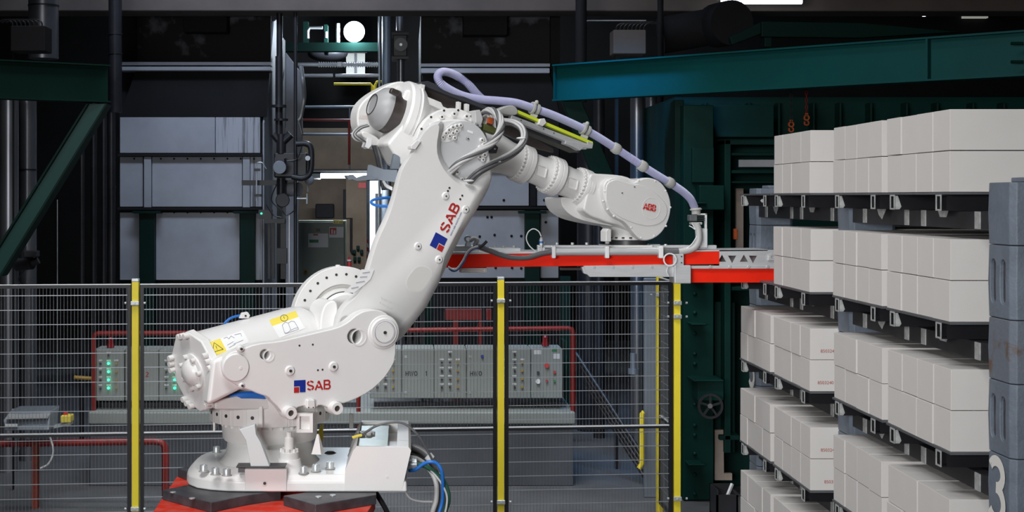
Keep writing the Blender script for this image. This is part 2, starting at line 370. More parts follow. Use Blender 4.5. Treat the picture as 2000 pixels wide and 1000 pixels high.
tl = bpy.data.lights.new('tube_glow', 'AREA'); tl.shape = 'RECTANGLE'; tl.size = .8; tl.size_y = .08; tl.energy = 30; tl.color = (.85, .93, 1)
to_ = bpy.data.objects.new('tube_glow', tl); C.objects.link(to_); to_.location = P(674, 352, 21.5)
to_.rotation_euler = (math.radians(35), 0, 0)
d1 = struct('door_1', R_(722, 352, 747, 545, 24.5, .05), 'day'); m = MB()
rect(m, 716, 348, 722, 560, 24.4, .15); rect(m, 716, 348, 750, 353, 24.4, .15); obj('door_frame', m, 'sheet', d1)
obj('door_leaf', R_(733, 378, 746, 470, 24.42, .05), 'oven', d1)
wn = struct('window_1', MB().box(P(676, 103, 24.5), P(713, 145, 24.56)), 'window')
m = MB(); rect(m, 692, 103, 697, 145, 24.42, .05); rect(m, 672, 99, 717, 103, 24.4, .1); rect(m, 672, 145, 717, 148, 24.4, .1); obj('window_frame', m, 'darkpipe', wn)
m = MB(); rect(m, 553, 0, 830, 16, 23.5, .2); rect(m, 553, 330, 830, 336, 22, .2); struct('trim_3', m, 'concrete')
single('guard_rail', MB().cyl(P(575, 209, 22.1), P(790, 208, 22.1), .02).cyl(P(575, 262, 22.1), P(770, 263, 22.1), .02).cyl(P(683, 209, 22.1), P(683, 332, 22.1), .012).cyl(P(590, 209, 22.1), P(590, 332, 22.1), .012), 'sheet', 'thin steel handrail crossing the gangway below the floodlight', 'railing')
single('red_pipe', MB().cyl(P(575, 234, 21), P(770, 235, 21), .018).cyl(P(682, 234, 21), P(682, 322, 21), .018), 'redpipe', 'thin dark red pipe behind the handrail in the gangway', 'pipe')
single('yellow_pipe', MB().tube([P(652, 164, 22), P(724, 164, 22), P(727, 168, 22), P(727, 200, 22)], .02).tube([P(733, 200, 22), P(733, 166, 22), P(736, 160, 22), P(745, 160, 22)], .02), 'yellow', 'thin yellow gas pipe left of the robot motor cover', 'pipe')
m = MB(); m.cyl(P(582, 126, 21.5), P(742, 126, 21.5), .028)
for i in range(26): m.cyl(P(622+i*4.5, 126, 21.5), P(624+i*4.5, 126, 21.5), .042, n=10)
m.box(P(659, 121, 21.4), P(668, 131, 21.6))
single('threaded_conduit', m, 'alu', 'bright ribbed conduit pipe passing in front of the lit window', 'pipe')
single('conduit', MB().cyl(P(588, 147.5, 21.4), P(650, 147.5, 21.4), .026).cyl(P(655, 147.5, 21.4), P(740, 147.5, 21.4), .026), 'alu', 'smooth bright conduit just below the ribbed conduit', 'pipe')
m = MB(); m.tube([P(601, 75, 22.5), P(601, 60, 22.5), P(605, 54, 22.5), P(630, 54, 22.5)], .025); single('bent_conduit', m, 'alu', 'short bent bright conduit left of the floodlight', 'pipe')
single('short_conduit', MB().cyl(P(637, 74, 22.6), P(637, 62, 22.6), .025), 'alu', 'tiny bright upright conduit end on green frame', 'pipe'); single('short_conduit', MB().cyl(P(660, 83, 22.6), P(660, 46, 22.6), .03), 'alu', 'bright upright conduit end nearest the floodlight', 'pipe')
m = MB(); rect(m, 592, 42, 602, 95, 22.6, .25); rect(m, 633, 48, 640, 105, 22.6, .25); rect(m, 552, 83, 740, 100, 22.5, .2)
single('green_steel_frame', m, 'green', 'dark green steel crossbeam frame behind the floodlight', 'beam')
single('round_tank', MB().ball(P(640, 105, 23.4), .33, 10, (1, .6, .4)), 'darkpipe', 'dark round vessel bottom under the green crossbeam', 'tank')
m = MB(); m.prism([P(558, 102, 19.5), P(590, 145, 19.5), P(590, 270, 19.5), P(582, 420, 19.5), V((P(582,0,19.5).x, 19.5, 0)), V((P(558,0,19.5).x, 19.5, 0))], (0, .1, 0)); single('curved_sheet', m, 'oven', 'pale curved sheet metal cover behind dark vertical pipes', 'cover', bevel=.01)
m = MB(); m.tube(catmull([P(588, 130, 19.45), P(592, 160, 19.35), P(594, 190, 19.46), P(588, 225, 19.46), P(583, 235, 19.46)]), .03); m.cyl(P(583, 235, 19.46), P(590, 262, 19.46), .02); single('bright_hose', m, 'alu', 'bright curved metal hose arching beside the pale cover', 'hose')
for (x, w_, y0, y1, Y, mt, lb) in ((546, 12, -10, 110, 17.4, 'darkpipe', 'dark grey vertical pipe beside left oven, upper length'), (577, 7, -10, 330, 17.3, 'dblack', 'thin black vertical pipe crossing the gangway'),
        (781, 14, -10, 60, 18.5, 'pipe', 'grey riser pipe above the black valve'), (783, 15, 116, 160, 18.5, 'pipe', 'grey riser pipe below the black valve'), (741, 5, 18, 330, 21.4, 'steel', 'bright thin vertical conduit right of the floodlight'), (755, 18, 19, 330, 21.8, 'sheet', 'wide dull grey upright behind the robot motor cover')):
    a_ = P(x, y0, Y); b_ = P(x, y1, Y)
    if y0 < 20: a_.z = 9
    if y1 >= 160: b_.z = 0
    single('riser_pipe', MB().cyl(a_, b_, w_/2*Y/F), mt, lb, 'pipe')
t = thing('gate_valve', 'black flanged valve block on the riser above the robot', 'valve', P(781, 116, 18.5))
obj('body', R_(768, 68, 795, 110, 18.35, .3), 'dblack', t, bevel=.01); [obj('flange', R_(765, y, 798, y+5, 18.3, .4), 'darkpipe', t) for y in (63, 110)]
obj('dial', MB().cyl(P(783, 87, 18.35), P(783, 87, 18.28), .085, n=24), 'railblack', t); obj('dial_hub', MB().cyl(P(783, 87, 18.28), P(783, 87, 18.25), .018), 'steel', t)
# valve train
t = thing('valve_train', 'cluster of dark valves, motor and pipes mounted beside the left oven', 'valve', P(545, 545, 17.3))
m = MB(); obj('pipe', MB().cyl(P(549, 348, 17.4), P(549, 380, 17.4), .055), 'darkpipe', t); m.cyl(P(545, 110, 17.4), P(545, 264, 17.4), .045); m.cyl(P(549, 262, 17.4), P(549, 300, 17.4), .06); m.cyl(P(545, 205, 17.4), P(545, 210, 17.4), .09); m.cyl(P(549, 232, 17.4), P(549, 236, 17.4), .085)
m.cyl(P(549, 280, 17.4), P(568, 262, 17.4), .05); m.cyl(P(549, 280, 17.4), P(534, 262, 17.4), .045); obj('pipe', m, 'darkpipe', t)
obj('block', R_(535, 298, 600, 347, 17.35, .3), 'dblack', t, bevel=.02); obj('motor', MB().cyl(P(546, 327, 17.35), P(546, 327, 17.0), .08, n=24), 'sheet', t, bevel=.008); obj('junction_box', R_(535, 308, 556, 320, 17.1, .2), 'darkpipe', t, bevel=.01)
obj('bracket', R_(472, 352, 580, 362, 17.55, .1), 'dblack', t)
obj('flange', MB().cyl(P(552, 391, 17.5), P(552, 391, 17.2), .085, n=24), 'darkpipe', t, bevel=.01)
m = MB(); m.tube(catmull([P(570, 345, 17.2), P(590, 348, 17.2), P(604, 340, 17.2), P(608, 320, 17.2), P(607, 290, 17.2), P(598, 281, 17.2), P(578, 281, 17.2)]), .035, 12); obj('bent_pipe', m, 'dblack', t, ang=80)
obj('gauge', MB().cyl(P(601, 309, 17.2), P(601, 309, 17.1), .03, n=20), 'white', t)
m = MB(); m.cyl(P(560, 370, 17.6), P(585, 370, 17.5), .085, n=24); obj('lower_motor', m, 'oven', t, bevel=.01)
m = MB(); m.cyl(P(575, 388, 17.3), P(598, 388, 17.3), .012); m.cyl(P(599.5, 378, 17.3), P(599.5, 398, 17.3), .012); obj('hand_wheel', m, 'steel', t)
m = MB(); m.ball(P(604, 352, 17.8), .06, 8); m.cyl(P(601, 360, 17.8), P(601, 375, 17.8), .012); obj('bulb_fitting', m, 'oven', t)
m = MB(); m.cyl(P(501, 325, 17.4), P(501, 392, 17.4), .01); m.tube(catmull([P(501, 325, 17.4), P(503, 318, 17.4), P(512, 318, 17.4), P(520, 330, 17.4)]), .006, 6); obj('level_rod', m, 'steel', t)
obj('clamp', R_(496, 329, 508, 334, 17.38, .1), 'dblack', t); obj('clamp', R_(496, 379, 509, 384, 17.38, .1), 'dblack', t); m = MB(); rect(m, 505, 410, 530, 428, 17.3, .2); rect(m, 515, 428, 556, 436, 17.3, .2); obj('lamp_bracket', m, 'dblack', t)
obj('green_lamp', MB().ball(P(510.5, 417, 17.28), .012, 6), 'led', t)
m = MB()
for x in (523, 531, 548, 553): rect(m, x, 436, x+5, 545, 17.5, .05)
rect(m, 540, 485, 560, 515, 17.4, .1); obj('lower_frame', m, 'dblack', t); obj('bright_edge', R_(564, 418, 566, 552, 17.4, .04), 'alu', t)
for i, pts in enumerate([[(540, 360), (530, 390), (548, 410)], [(575, 395), (575, 410), (560, 420), (552, 412)], [(520, 400), (534, 420), (550, 425)], [(590, 285), (580, 310), (560, 315)]]):
    obj('cable', MB().tube(catmull([P(x, y, 17.1) for x, y in pts]), .008, 6), 'dblack', t)
# switch cabinet
t = thing('switch_cabinet', 'tall olive grey switch cabinet with paper notices', 'cabinet', P(620, 560, 21))
a = P(567, 431, 21); b = P(674, 431, 21)
obj('body', MB().box((a.x, 21, 0), (b.x, 21.6, a.z)), 'cabgreen', t, bevel=.01)
obj('door', MB().box((P(579, 0, 20.96).x, 20.96, .1), (P(672, 0, 20.96).x, 21.0, P(0, 434, 21).z)), 'cabgreen', t, bevel=.005)
o = obj('notice', R_(602, 456, 641, 483, 20.95, .012), 'white', t); obj('green_print', R_(604, 468, 622, 474, 20.945, .006), 'signgreen', o); obj('orange_print', R_(612, 457, 621, 460, 20.945, .006), 'orange', o)
o = obj('fire_notice', R_(643, 443, 671, 464, 20.95, .012), 'white', t); obj('red_square', R_(644, 445, 657, 458, 20.945, .006), 'signred', o); obj('bottle_symbol', R_(647, 448, 650, 457, 20.94, .004), 'white', o); obj('flame_symbol', R_(652, 450, 655, 457, 20.94, .004), 'white', o)
o = obj('yellow_tag', R_(651, 430, 670, 437, 20.95, .012), 'stickyellow', t); text('lettering', 'R.V. 040', P(652, 436.5, 20.945), (1, 0, 0), (0, 0, 1), .03, 'ink', o)
o = obj('yellow_tag', R_(567, 430, 577, 437, 20.95, .012), 'stickyellow', t); text('lettering', '029', P(568, 436.5, 20.945), (1, 0, 0), (0, 0, 1), .03, 'ink', o)
text('lettering', '30', P(617, 452, 20.95), (1, 0, 0), (0, 0, 1), .045, 'ink', t, .01)
o = obj('switch_plate', R_(593, 526, 602, 536, 20.95, .012), 'amber', t); obj('knob', MB().cyl(P(597, 531, 20.94), P(597, 531, 20.9), .02), 'ink', o)
t = thing('fire_extinguisher', 'small red fire extinguisher on the wall right of cabinet', 'fire extinguisher', P(682, 526, 23.46))
obj('cylinder', MB().lathe(P(682, 526, 23.46), (0, 0, 1), [(0, .035), (.11, .035), (.14, .02), (.2, .018)], 14), 'signred', t); obj('band', MB().cyl(P(682, 510, 23.46), P(682, 507, 23.46), .038), 'white', t)
single('wall_board', R_(676, 350, 716, 560, 23.5, .1), 'wallbrown', 'brown board wall strip left of the bright doorway', 'board')
for u, v_, w_s in ((692, 488, 'left of upper three'), (699, 480, 'topmost, raised'), (706, 488, 'right of upper three'), (693, 502, 'left of lower pair'), (701, 502, 'right of lower pair')):
    single('socket', R_(u-3, v_, u+3, v_+8, 23.42, .09), 'green', 'dark teal wall socket, ' + w_s + ', beside the bright doorway', 'socket', 'teal sockets on brown board', bevel=.01)
m = MB(); m.tube([P(673, 370, 23.48), P(673, 426, 23.48), P(686, 426, 23.48), P(686, 490, 23.48), P(689, 495, 23.48)], .022); single('conduit', m, 'darkpipe', 'grey bent conduit on the brown board wall', 'pipe')
t = thing('barrier_tape', 'red and white striped barrier strip hanging at the doorway', 'tape', P(716, 510, 24.35))
for i in range(6): obj('stripe', MB().prism([P(714, 465+i*8, 24.35), P(719, 468+i*8, 24.35), P(720, 476+i*8, 24.35), P(715, 473+i*8, 24.35)], (0, .06, 0)), 'signred' if i % 2 == 0 else 'white', t)
single('exit_sign', R_(700, 357, 715, 367, 23.46, .05), 'signred', 'small dull red sign above the brown board', 'sign')
single('wall_box', R_(616, 398, 652, 426, 23.9, .2), 'hood', 'dark square box on the brown wall above cabinet', 'box', bevel=.02)
# ------------------------------------------------------------------ left bay
t = thing('support_frame', 'dark green I-beam with a diagonal brace at far left', 'beam', P(100, 200, 12.2))
def ibeam(root, A, B, z0, z1, mt, fl=.012, wd=.09, nm='beam'):
    A = V(A); B = V(B); d = (B-A).normalized(); s_ = V((0, 0, 1)).cross(d)
    m = MB()
    for z, h in (((z0+z1)/2, (z1-z0)/2), ): m.obox(((A+B)/2).to_2d().to_3d()+V((0, 0, z)), (B-A)/2*1.0, s_*.008, V((0, 0, h)))
    obj('web', m, mt, root)
    for z in (z0+fl/2, z1-fl/2): obj('flange', MB().obox(((A+B)/2).to_2d().to_3d()+V((0, 0, z)), (B-A)/2, s_*wd, V((0, 0, fl/2))), mt, root)
A = P(-60, 0, 11.7); B = P(210, 0, 12.3); A.z = B.z = 0
ibeam(t, A, B, P(0, 201, 12.3).z, P(0, 128, 12.3).z, 'green')
m = MB(); m.prism([P(170, 203, 12.2), P(207, 203, 12.2), P(-2, 540, 12.2), P(-40, 540, 12.2)], (0, .08, 0)); obj('brace', m, mat('brace_green', (.002, .07, .058), .5, 0, .2, 2), t)
m = MB(); m.prism([P(168, 203, 12.15), P(172, 203, 12.15), P(-37, 540, 12.15), P(-42, 540, 12.15)], (0, .2, 0)); m.prism([P(205, 203, 12.15), P(209, 203, 12.15), P(2, 540, 12.15), P(-3, 540, 12.15)], (0, .2, 0)); obj('brace_flange', m, 'green', t)
for (x, w_, y0, y1, Y, mt, lb) in ((18, 36, 195, 815, 13.6, 'pipe', 'thick grey duct pipe at the left picture edge'), (54, 34, 195, 815, 14.2, 'pipe', 'bright silver duct pipe second from left'), (85, 58, -10, 115, 15, 'pipe', 'wide silver duct above the green beam'),
        (160, 9, 240, 545, 15, 'darkpipe', 'slim dark pipe right of the diagonal brace'), (183, 12, 150, 545, 15.5, 'darkpipe', 'dark pipe with valve between brace and oven'), (203, 10, 150, 545, 15.6, 'darkpipe', 'dark narrow pipe next to the oven, inner'), (218, 14, 220, 545, 15.2, 'darkpipe', 'dark jacketed pipe touching the oven side'), (225, 26, 20, 220, 16.5, 'darkpipe', 'wide dark duct above and left of the oven'), (112, 2, 390, 550, 15, 'steel', 'thin bright vertical rod behind left fence')):
    a_ = P(x, y0, Y); b_ = P(x, y1, Y)
    if y0 < 150: a_.z = 9
    if y1 > 220: b_.z = 0
    dp = single('duct_pipe', MB().cyl(b_, a_, w_/2*Y/F, n=32), mt, lb, 'pipe')
    for yb_ in {54: (330,), 85: (10,), 225: (65, 103), 218: (364, 432)}.get(x, ()): obj('band', MB().cyl(P(x, yb_, Y), P(x, yb_+3, Y), (w_/2+1)*Y/F, n=32), 'darkpipe', dp)
t = thing('valve', 'small motor valve on the silver pipe above left fence', 'valve', P(55, 520, 13.5))
m = MB(); m.cyl(P(26, 518, 13.6), P(62, 514, 13.5), .06, n=20); m.cyl(P(62, 514, 13.5), P(75, 508, 13.5), .035); obj('body', m, 'darkpipe', t); obj('cap', R_(45, 490, 70, 503, 13.4, .15), 'dblack', t, bevel=.01); obj('cable', MB().tube(catmull([P(48, 528, 13.3), P(36, 545, 13.3), P(42, 560, 13.3)]), .006, 6), 'dblack', t)
def cable_box(x0, y0, x1, y1, Y, label, mt):
    t = thing('junction_box', label, 'junction box', P((x0+x1)/2, y1, Y))
    obj('case', R_(x0, y0, x1, y1, Y, .25), mt, t, bevel=.01); obj('bracket', MB().box(P(x0+4, y1, Y+.1), P(x0+8, 0, Y+.16).xy.to_3d()+V((0, 0, 0))), 'hood', t)
    n = 8
    for i in range(n):
        x = x0+5+i*(x1-x0-10)/(n-1)
        obj('cable', MB().tube(catmull([P(x, y0+2, Y+.1), P(x+3, y0-8, Y+.1), P(x+16, y0-13-i*.4, Y+.1), P(x+34, y0-11, Y+.1)]) if x0 > 800 else catmull([P(x, y0+2, Y+.1), P(x-3, y0-8, Y+.1), P(x-16, y0-12, Y+.1), P(x-30, y0-6, Y+.1)]), .007, 6), 'darkpipe', t)
    return t
cable_box(20, 50, 88, 100, 12.6, 'grey cable junction box above the left green beam', 'hood')
cable_box(1198, 58, 1262, 105, 13.6, 'grey cable junction box above the teal beam', 'concrete')
# ------------------------------------------------------------------ control cabinets behind the fence
t = thing('plinth', 'long grey concrete plinth carrying the control cabinets', 'plinth', P(650, 945, 13))
a = P(175, 820, 12.9); b = P(1120, 820, 12.9)
obj('base_block', MB().box((a.x, 12.9, 0), (b.x, 14.2, a.z)), 'plinth', t, bevel=.01)
a = P(172, 805, 12.85); b = P(1124, 829, 12.85); obj('cap_slab', MB().box(a, V((b.x, 14.25, b.z))), 'cab', t, bevel=.015)
m = MB(); rect(m, 178, 786, 700, 803, 13.15, .3); rect(m, 730, 786, 1105, 800, 13.15, .3); obj('cable_tray', m, 'railblack', t)
def cab_row(root, x0, y0, x1, y1, Y, kind, lab):
    o = obj('cabinet_panel', R_(x0+.4, y0, x1-.4, y1, Y, .35), 'cab', root, bevel=.008)
    a = P(x0+.4, y0, Y); b = P(x1-.4, y0, Y)
    W = x1-x0
    def knob(x, y, mt, r=.011): obj('knob', MB().cyl(P(x, y, Y), P(x, y, Y-.025), r, n=12), mt, o)
    def lab_(x, y): obj('tag', R_(x-4, y-1.5, x+4, y+1.5, Y-.004, .006), 'white', o)
    if kind in ('leds', 'knobs'):
        xs = (x0+15, x0+31, x0+46); rows = [y0+27+16*i for i in range(4)]
        lab_(xs[1], y0+6); knob(xs[1], y0+11, 'ink')
        for r_, y in enumerate(rows):
            knob(xs[0], y+.5, 'ink'); lab_(xs[0], y-6); lab_(xs[1], y-6); knob(xs[1], y, 'led' if (kind == 'leds') else 'ink', .013 if kind == 'leds' else .011); knob(xs[2], y, 'amber')
            if r_ == 0: lab_(xs[2], y-6)
    elif kind == 'master':
        obj('notice', R_(x0+6, y0+3, x0+20, y0+11, Y-.004, .006), 'white', o); obj('notice', R_(x0+44, y0+10, x0+57, y0+20, Y-.004, .006), 'white', o); obj('green_tag', R_(x0+41, y0+1, x0+51, y0+6, Y-.004, .006), 'signgreen', o)
        knob(x0+31, y0+33, 'signred', .022); knob(x0+14, y0+47, 'ink', .014); knob(x0+46, y0+46, 'logored', .014); knob(x0+14, y0+64, 'steel', .022); knob(x0+31, y0+63, 'logored', .012); knob(x0+46, y0+63, 'signgreen', .012)
    else:
        for yy in (y0+15, y1-12): obj('lock', R_(x0+5, yy-2, x0+10, yy+3, Y-.004, .006), 'steel', o)
        if kind == 'dot': knob(x0+31, y0+15, 'logoblue', .014)
    if lab: glyphs('lettering', lab, P(x0+(7 if x0 > 500 else 12), y0+53, Y-.003), (1, 0, 0), (0, 0, 1), .042 if x0 > 500 else .045, 'ink' if x0 > 500 else 'logored', o, .16)
    return o
t = thing('control_cabinet', 'grey control cabinet bank with green lit lamps, left of robot', 'cabinet', P(290, 785, 13))
cab_row(t, 181, 683, 243, 783, 13.0, 'leds', ''); cab_row(t, 244, 683, 272, 783, 13, '', ''); cab_row(t, 272, 683, 310, 783, 13.0, 'x', '2'); cab_row(t, 310, 683, 372, 783, 13, 'leds', ''); cab_row(t, 372, 683, 434, 783, 13, 'x', '')
obj('red_beacon', MB().lathe(P(216, 678.5, 13.15), (0, 0, 1), [(0, .035), (.03, .035), (.03, .028), (.08, .028), (.095, .015)], 16), 'redlamp', t)
t = thing('control_cabinet', 'grey control cabinet bank lettered HWO, right of robot', 'cabinet', P(900, 785, 13))
for (x0, x1, k, l) in ((722, 785, 'knobs', ''), (785, 848, 'x', 'HWO   1'), (848, 911, 'knobs', ''), (911, 974, 'dot', 'HWO'), (974, 1037, 'knobs', ''), (1037, 1099, 'master', '')): cab_row(t, x0, 681, x1, 778, 13.0, k, l)
obj('red_beacon', MB().lathe(P(1065, 675.5, 13.15), (0, 0, 1), [(0, .035), (.03, .035), (.03, .028), (.08, .028), (.095, .015)], 16), 'redlamp', t)
obj('green_side', R_(1102, 668, 1108, 778, 13.3, .4), 'green', t)
m = MB(); m.tube([P(183, 805, 12.95), P(183, 660, 12.95), P(186, 653, 12.95), P(192, 651, 12.95), P(560, 650, 12.95)], .022, 10); single('red_guard_pipe', m, 'redpipe', 'red pipe framing the left control cabinets', 'pipe', ang=80)
m = MB(); m.tube([P(790, 645, 12.95), P(1110, 641, 12.95), P(1117, 643, 12.95), P(1119, 650, 12.95), P(1119, 805, 12.95)], .022, 10); m.cyl(P(700, 760, 12.9), P(700, 860, 12.9), .02); single('red_guard_pipe', m, 'redpipe', 'red pipe framing the cabinets lettered HWO', 'pipe', ang=80)
m = MB(); m.box((P(0, 0, 14.6).x, 14.55, 0), (P(1100, 0, 14.6).x, 14.7, P(0, 700, 14.6).z)); 
m = MB()
for x, w_s in ((800, 'just right of the lower arm'), (812, 'second right of the lower arm'), (826, 'third right of the lower arm'), (945, 'left of the middle fence post'), (1010, 'right of the middle fence post')):
    a_ = P(x, 560, 14.5); single('thin_pipe', MB().cyl(a_, (a_.x, 14.5, 0), .02), 'darkpipe', 'thin dark upright pipe behind the cabinets, '+w_s, 'pipe')
m = MB(); rect(m, 870, 605, 960, 625, 15, .15); rect(m, 885, 625, 895, 870, 15, .1); rect(m, 935, 625, 945, 870, 15, .1); single('red_steel_stand', m, 'redpipe', 'dull dark red steel stand behind the lower arm and fence', 'stand')
m = MB()
for x, w_s in ((836, 'right of the lower arm'), (1105, 'behind the right end of the cabinets')):
    single('green_post', MB().box((P(x, 0, 15.2).x-.05, 15.2, 0), (P(x, 0, 15.2).x+.05, 15.3, P(0, 540, 15.2).z)), 'green', 'dark green upright post '+w_s, 'post')
# guard rail at left in front, junction desk
t = thing('red_barrier', 'worn red pipe barrier in the lower left corner', 'railing', P(160, 1000, 12))
m = MB(); m.tube([P(-30, 867, 12), P(300, 862, 12), P(315, 864, 12), P(322, 872, 12), P(323, 890, 12), V((P(323, 0, 12).x, 12, 0))], .03, 12); obj('top_pipe', m, 'redpipe', t, ang=80)
a = P(70, 860, 12); obj('leg', MB().box((a.x-.025, 11.96, 0), (a.x+.025, 12.04, a.z)), 'rustred', t); obj('clamp', MB().box(P(32, 856, 11.94), P(38, 878, 12.05)), 'steel', t)
t = thing('operator_box', 'stainless operator desk box on the red barrier', 'control box', P(60, 850, 11.8))
m = MB(); m.prism([P(8, 841, 11.6), P(96, 841, 11.6), P(96, 818, 11.6), P(100, 800+2, 11.75), P(18, 803, 11.75), P(8, 822, 11.6)], (0, .3, 0)); obj('case', m, 'sheet', t, bevel=.01)
m = MB(); a = P(12, 819, 11.585); b = P(94, 817, 11.585); m.prism([a, b, P(108, 800, 11.9), P(24, 801, 11.9)], (0, 0, .012)); obj('lid', m, 'alu', t); obj('label', R_(10, 828, 34, 834, 11.59, .01), 'white', t)
obj('switch_box', R_(118, 812, 138, 826, 11.7, .12), 'stickyellow', t, bevel=.008); obj('stop_button', MB().cyl(P(128, 812, 11.76), P(128, 805, 11.76), .02), 'signred', t); obj('bracket', MB().bar(P(100, 834, 11.8), P(140, 826, 11.8), .1, .02), 'steel', t)
obj('cable', MB().tube(catmull([P(95, 845, 11.7), P(104, 880, 11.7), P(95, 905, 11.7), P(78, 915, 11.7)]), .008, 6), 'wirewhite', t)
single('yellow_pipe', MB().tube([P(145, 737, 13), P(178, 739, 13), P(182, 745, 13), P(182, 760, 13)], .018), 'amber', 'short dull yellow pipe left of the control cabinets', 'pipe')
# ------------------------------------------------------------------ teal beam, right bay
t = thing('teal_beam', 'long teal I-beam running across the upper right', 'beam', P(1500, 170, 11.6))
def at_(px, py, pxa, Ya, pxb, Yb):  # point on the vertical plane through two posts
    A = P(pxa, 0, Ya); B = P(pxb, 0, Yb); dx = (px-PX)/F
    k = (A.x-A.y*dx)/((A.x-A.y*dx)-(B.x-B.y*dx)); return P(px, py, A.y+(B.y-A.y)*k)
A = P(1088, 0, 13.0); B = P(2100, 0, 10.1); A.z = B.z = 0
zb, zt = EYE+.868, EYE+1.197
ibeam(t, A, B, zb, zt, 'teal', .014, .08)
d = (B-A).normalized(); s_ = V((0, 0, 1)).cross(d)
q = at_(1817, 0, 1088, 13.0, 2100, 10.1); obj('stiffener', MB().obox((q.x, q.y, (zb+zt)/2), d*.008, s_*.075, V((0, 0, (zt-zb)/2))), 'teal', t)
obj('end_plate', MB().obox((A.x, A.y, (zb+zt)/2), d*.006, s_*.05, V((0, 0, (zt-zb)/2))), 'teal', t)
m = MB()
for y in (85, 121): m.cyl(P(1975, y, 10.2), P(1998, y, 10.2), .012)
obj('lug', m, 'green', t)
m = MB(); m.prism([P(1097, 196, 13.05), P(1136, 196, 13.05), P(1200, 345, 13.05), P(1158, 345, 13.05)], (0, .12, 0)); single('diagonal_brace', m, 'greenm', 'dark green diagonal brace under the left end of teal beam', 'beam', bevel=.01)
m = MB(); m.prism([P(1425, 72, 14.2), P(1487, 42, 14.2), P(1487, 66, 14.2), P(1430, 88, 14.2)], (0, .1, 0)); m.prism([P(1487, 41, 14.2), P(1680, 44, 14.2), P(1880, 62, 14.2), P(1680, 74, 14.2), P(1487, 72, 14.2)], (0, .1, 0)); rect(m, 1493, 70, 1508, 92, 14.25, .1)
single('crane_jib', m, 'green', 'dark green jib arm behind and above the teal beam', 'beam', bevel=.01)
m = MB(); m.cyl(P(1290, 70, 15.6), P(1400, 50, 15.6), .2, n=28); m.cyl(P(1400, 50, 15.6), P(1430, 44, 15.2), .24, n=28); single('large_duct', m, 'hood', 'large dark round duct above the teal beam', 'duct')
struct('light_slot', R_(1147, 39, 1262, 41, 17.1, .05), 'alu')  # bright strip standing for a slot of light
for (x, w_, y0, y1, Y, mt, lb) in ((1244, 26, 190, 550, 14.5, 'pipe', 'silver vertical duct beneath the teal beam'), (1272, 22, 190, 550, 14.9, 'pipe', 'darker silver duct right of the bright duct'), (1170, 22, 190, 330, 15.5, 'darkpipe', 'dark duct behind the hose under teal beam'),
     (1150, 46, 240, 560, 16, 'darkpipe', 'broad dark duct behind the forearm'), (1290, 12, 0, 550, 15.2, 'hood', 'dark vertical cable ladder post left of green machine'), (1135, 22, 20, 200, 16, 'hood', 'dark upright left of the upper junction box')):
    a_ = P(x, y0, Y); b_ = P(x, y1, Y)
    if y0 < 40: a_.z = 9
    if x != 1135: b_.z = 0
    single('duct_pipe', MB().cyl(b_, a_, w_/2*Y/F, n=28), mt, lb, 'pipe')
m = MB(); m.ball(P(1805, 28, 20), .05, 8, (1.3, 1, .6)); a_ = P(1805, 25, 20); m.cyl(a_, (a_.x, 20, 9), .006, n=6); single('far_lamp', m, 'tube', 'small glowing lamp far away in upper right', 'lamp')
struct('window_2', R_(1882, 25, 1930, 35, 25.9, .1), 'window')
# green press / machine
t = thing('green_machine', 'tall dark green painted machine housing behind the gripper', 'machine', P(1600, 975, 12.6))
a = P(1318, 195, 12.9); obj('body', MB().box((a.x, 12.9, 0), (P(2120, 0, 12.9).x, 15, EYE+.9)), 'greenm', t)
a = P(1335, 540, 12.2); b = P(1393, 977, 12.2)
def gbox(nm, x0, y0, x1, y1, Y, d, mt='greenm', bv=.008): return obj(nm, R_(x0, y0, x1, y1, Y, d), mt, t, bevel=bv)
gbox('column', 1335, 205, 1394, 977, 12.25, .6)
gbox('column', 1318, 195, 1336, 975, 12.4, .5, 'green')
gbox('panel', 1378, 205, 1512, 268, 12.6, .3); gbox('panel', 1352, 288, 1395, 357, 12.2, .1)
gbox('frame', 1415, 273, 1428, 885, 12.3, .4); gbox('frame', 1415, 273, 1515, 283, 12.3, .3); gbox('frame', 1428, 298, 1515, 304, 12.35, .2); gbox('frame', 1428, 332, 1515, 339, 12.35, .2); gbox('frame', 1428, 354, 1515, 358, 12.35, .2)
gbox('frame', 1395, 590, 1436, 885, 12.45, .3, 'green'); gbox('control_box', 1366, 362, 1415, 410, 12.1, .2); gbox('lower_frame', 1428, 560, 1520, 568, 12.35, .2); gbox('cross_beam', 1405, 850, 1445, 860, 12.3, .2)
for x in (1330, 1376, 1462, 1520, 1588, 1640, 1700, 1770, 1830, 1900, 1960):
    gbox('rib', x, 200, x+5, 268, 12.75, .2, 'green')
obj('window_strip', R_(1443, 312, 1514, 326, 12.42, .02), 'oven', t); obj('pale_board', R_(1438, 368, 1452, 550, 12.5, .04), 'beige', t)
for y in (395, 540, 632, 907): gbox('step_plate', 1351 if y != 907 else 1346, y, 1381 if y != 907 else 1378, y+3.5, 12.05, .2)
m = MB()
for y in (574, 611, 651, 691, 711, 790, 831, 850, 886, 927, 965):
    m.ball(P(1357, y, 12.24), .018, 6)
obj('rivets', m, 'greenm', t)['kind'] = 'stuff'
gbox('valve_block', 1363, 744, 1414, 783, 12.0, .25); gbox('valve_ledge', 1355, 742, 1414, 746, 11.95, .3, 'greenm')
hw = obj('hand_wheel', MB().ringx(P(1387, 793, 11.85), (0, -1, 0), .085, .105, .02, 32), 'dblack', t)
m = MB()
for i in range(5):
    a_ = i*2*math.pi/5+.3; c = P(1387, 793, 11.84); m.bar(c, c+V((math.cos(a_)*.09, 0, math.sin(a_)*.09)), .018, .012, (0, 1, 0))
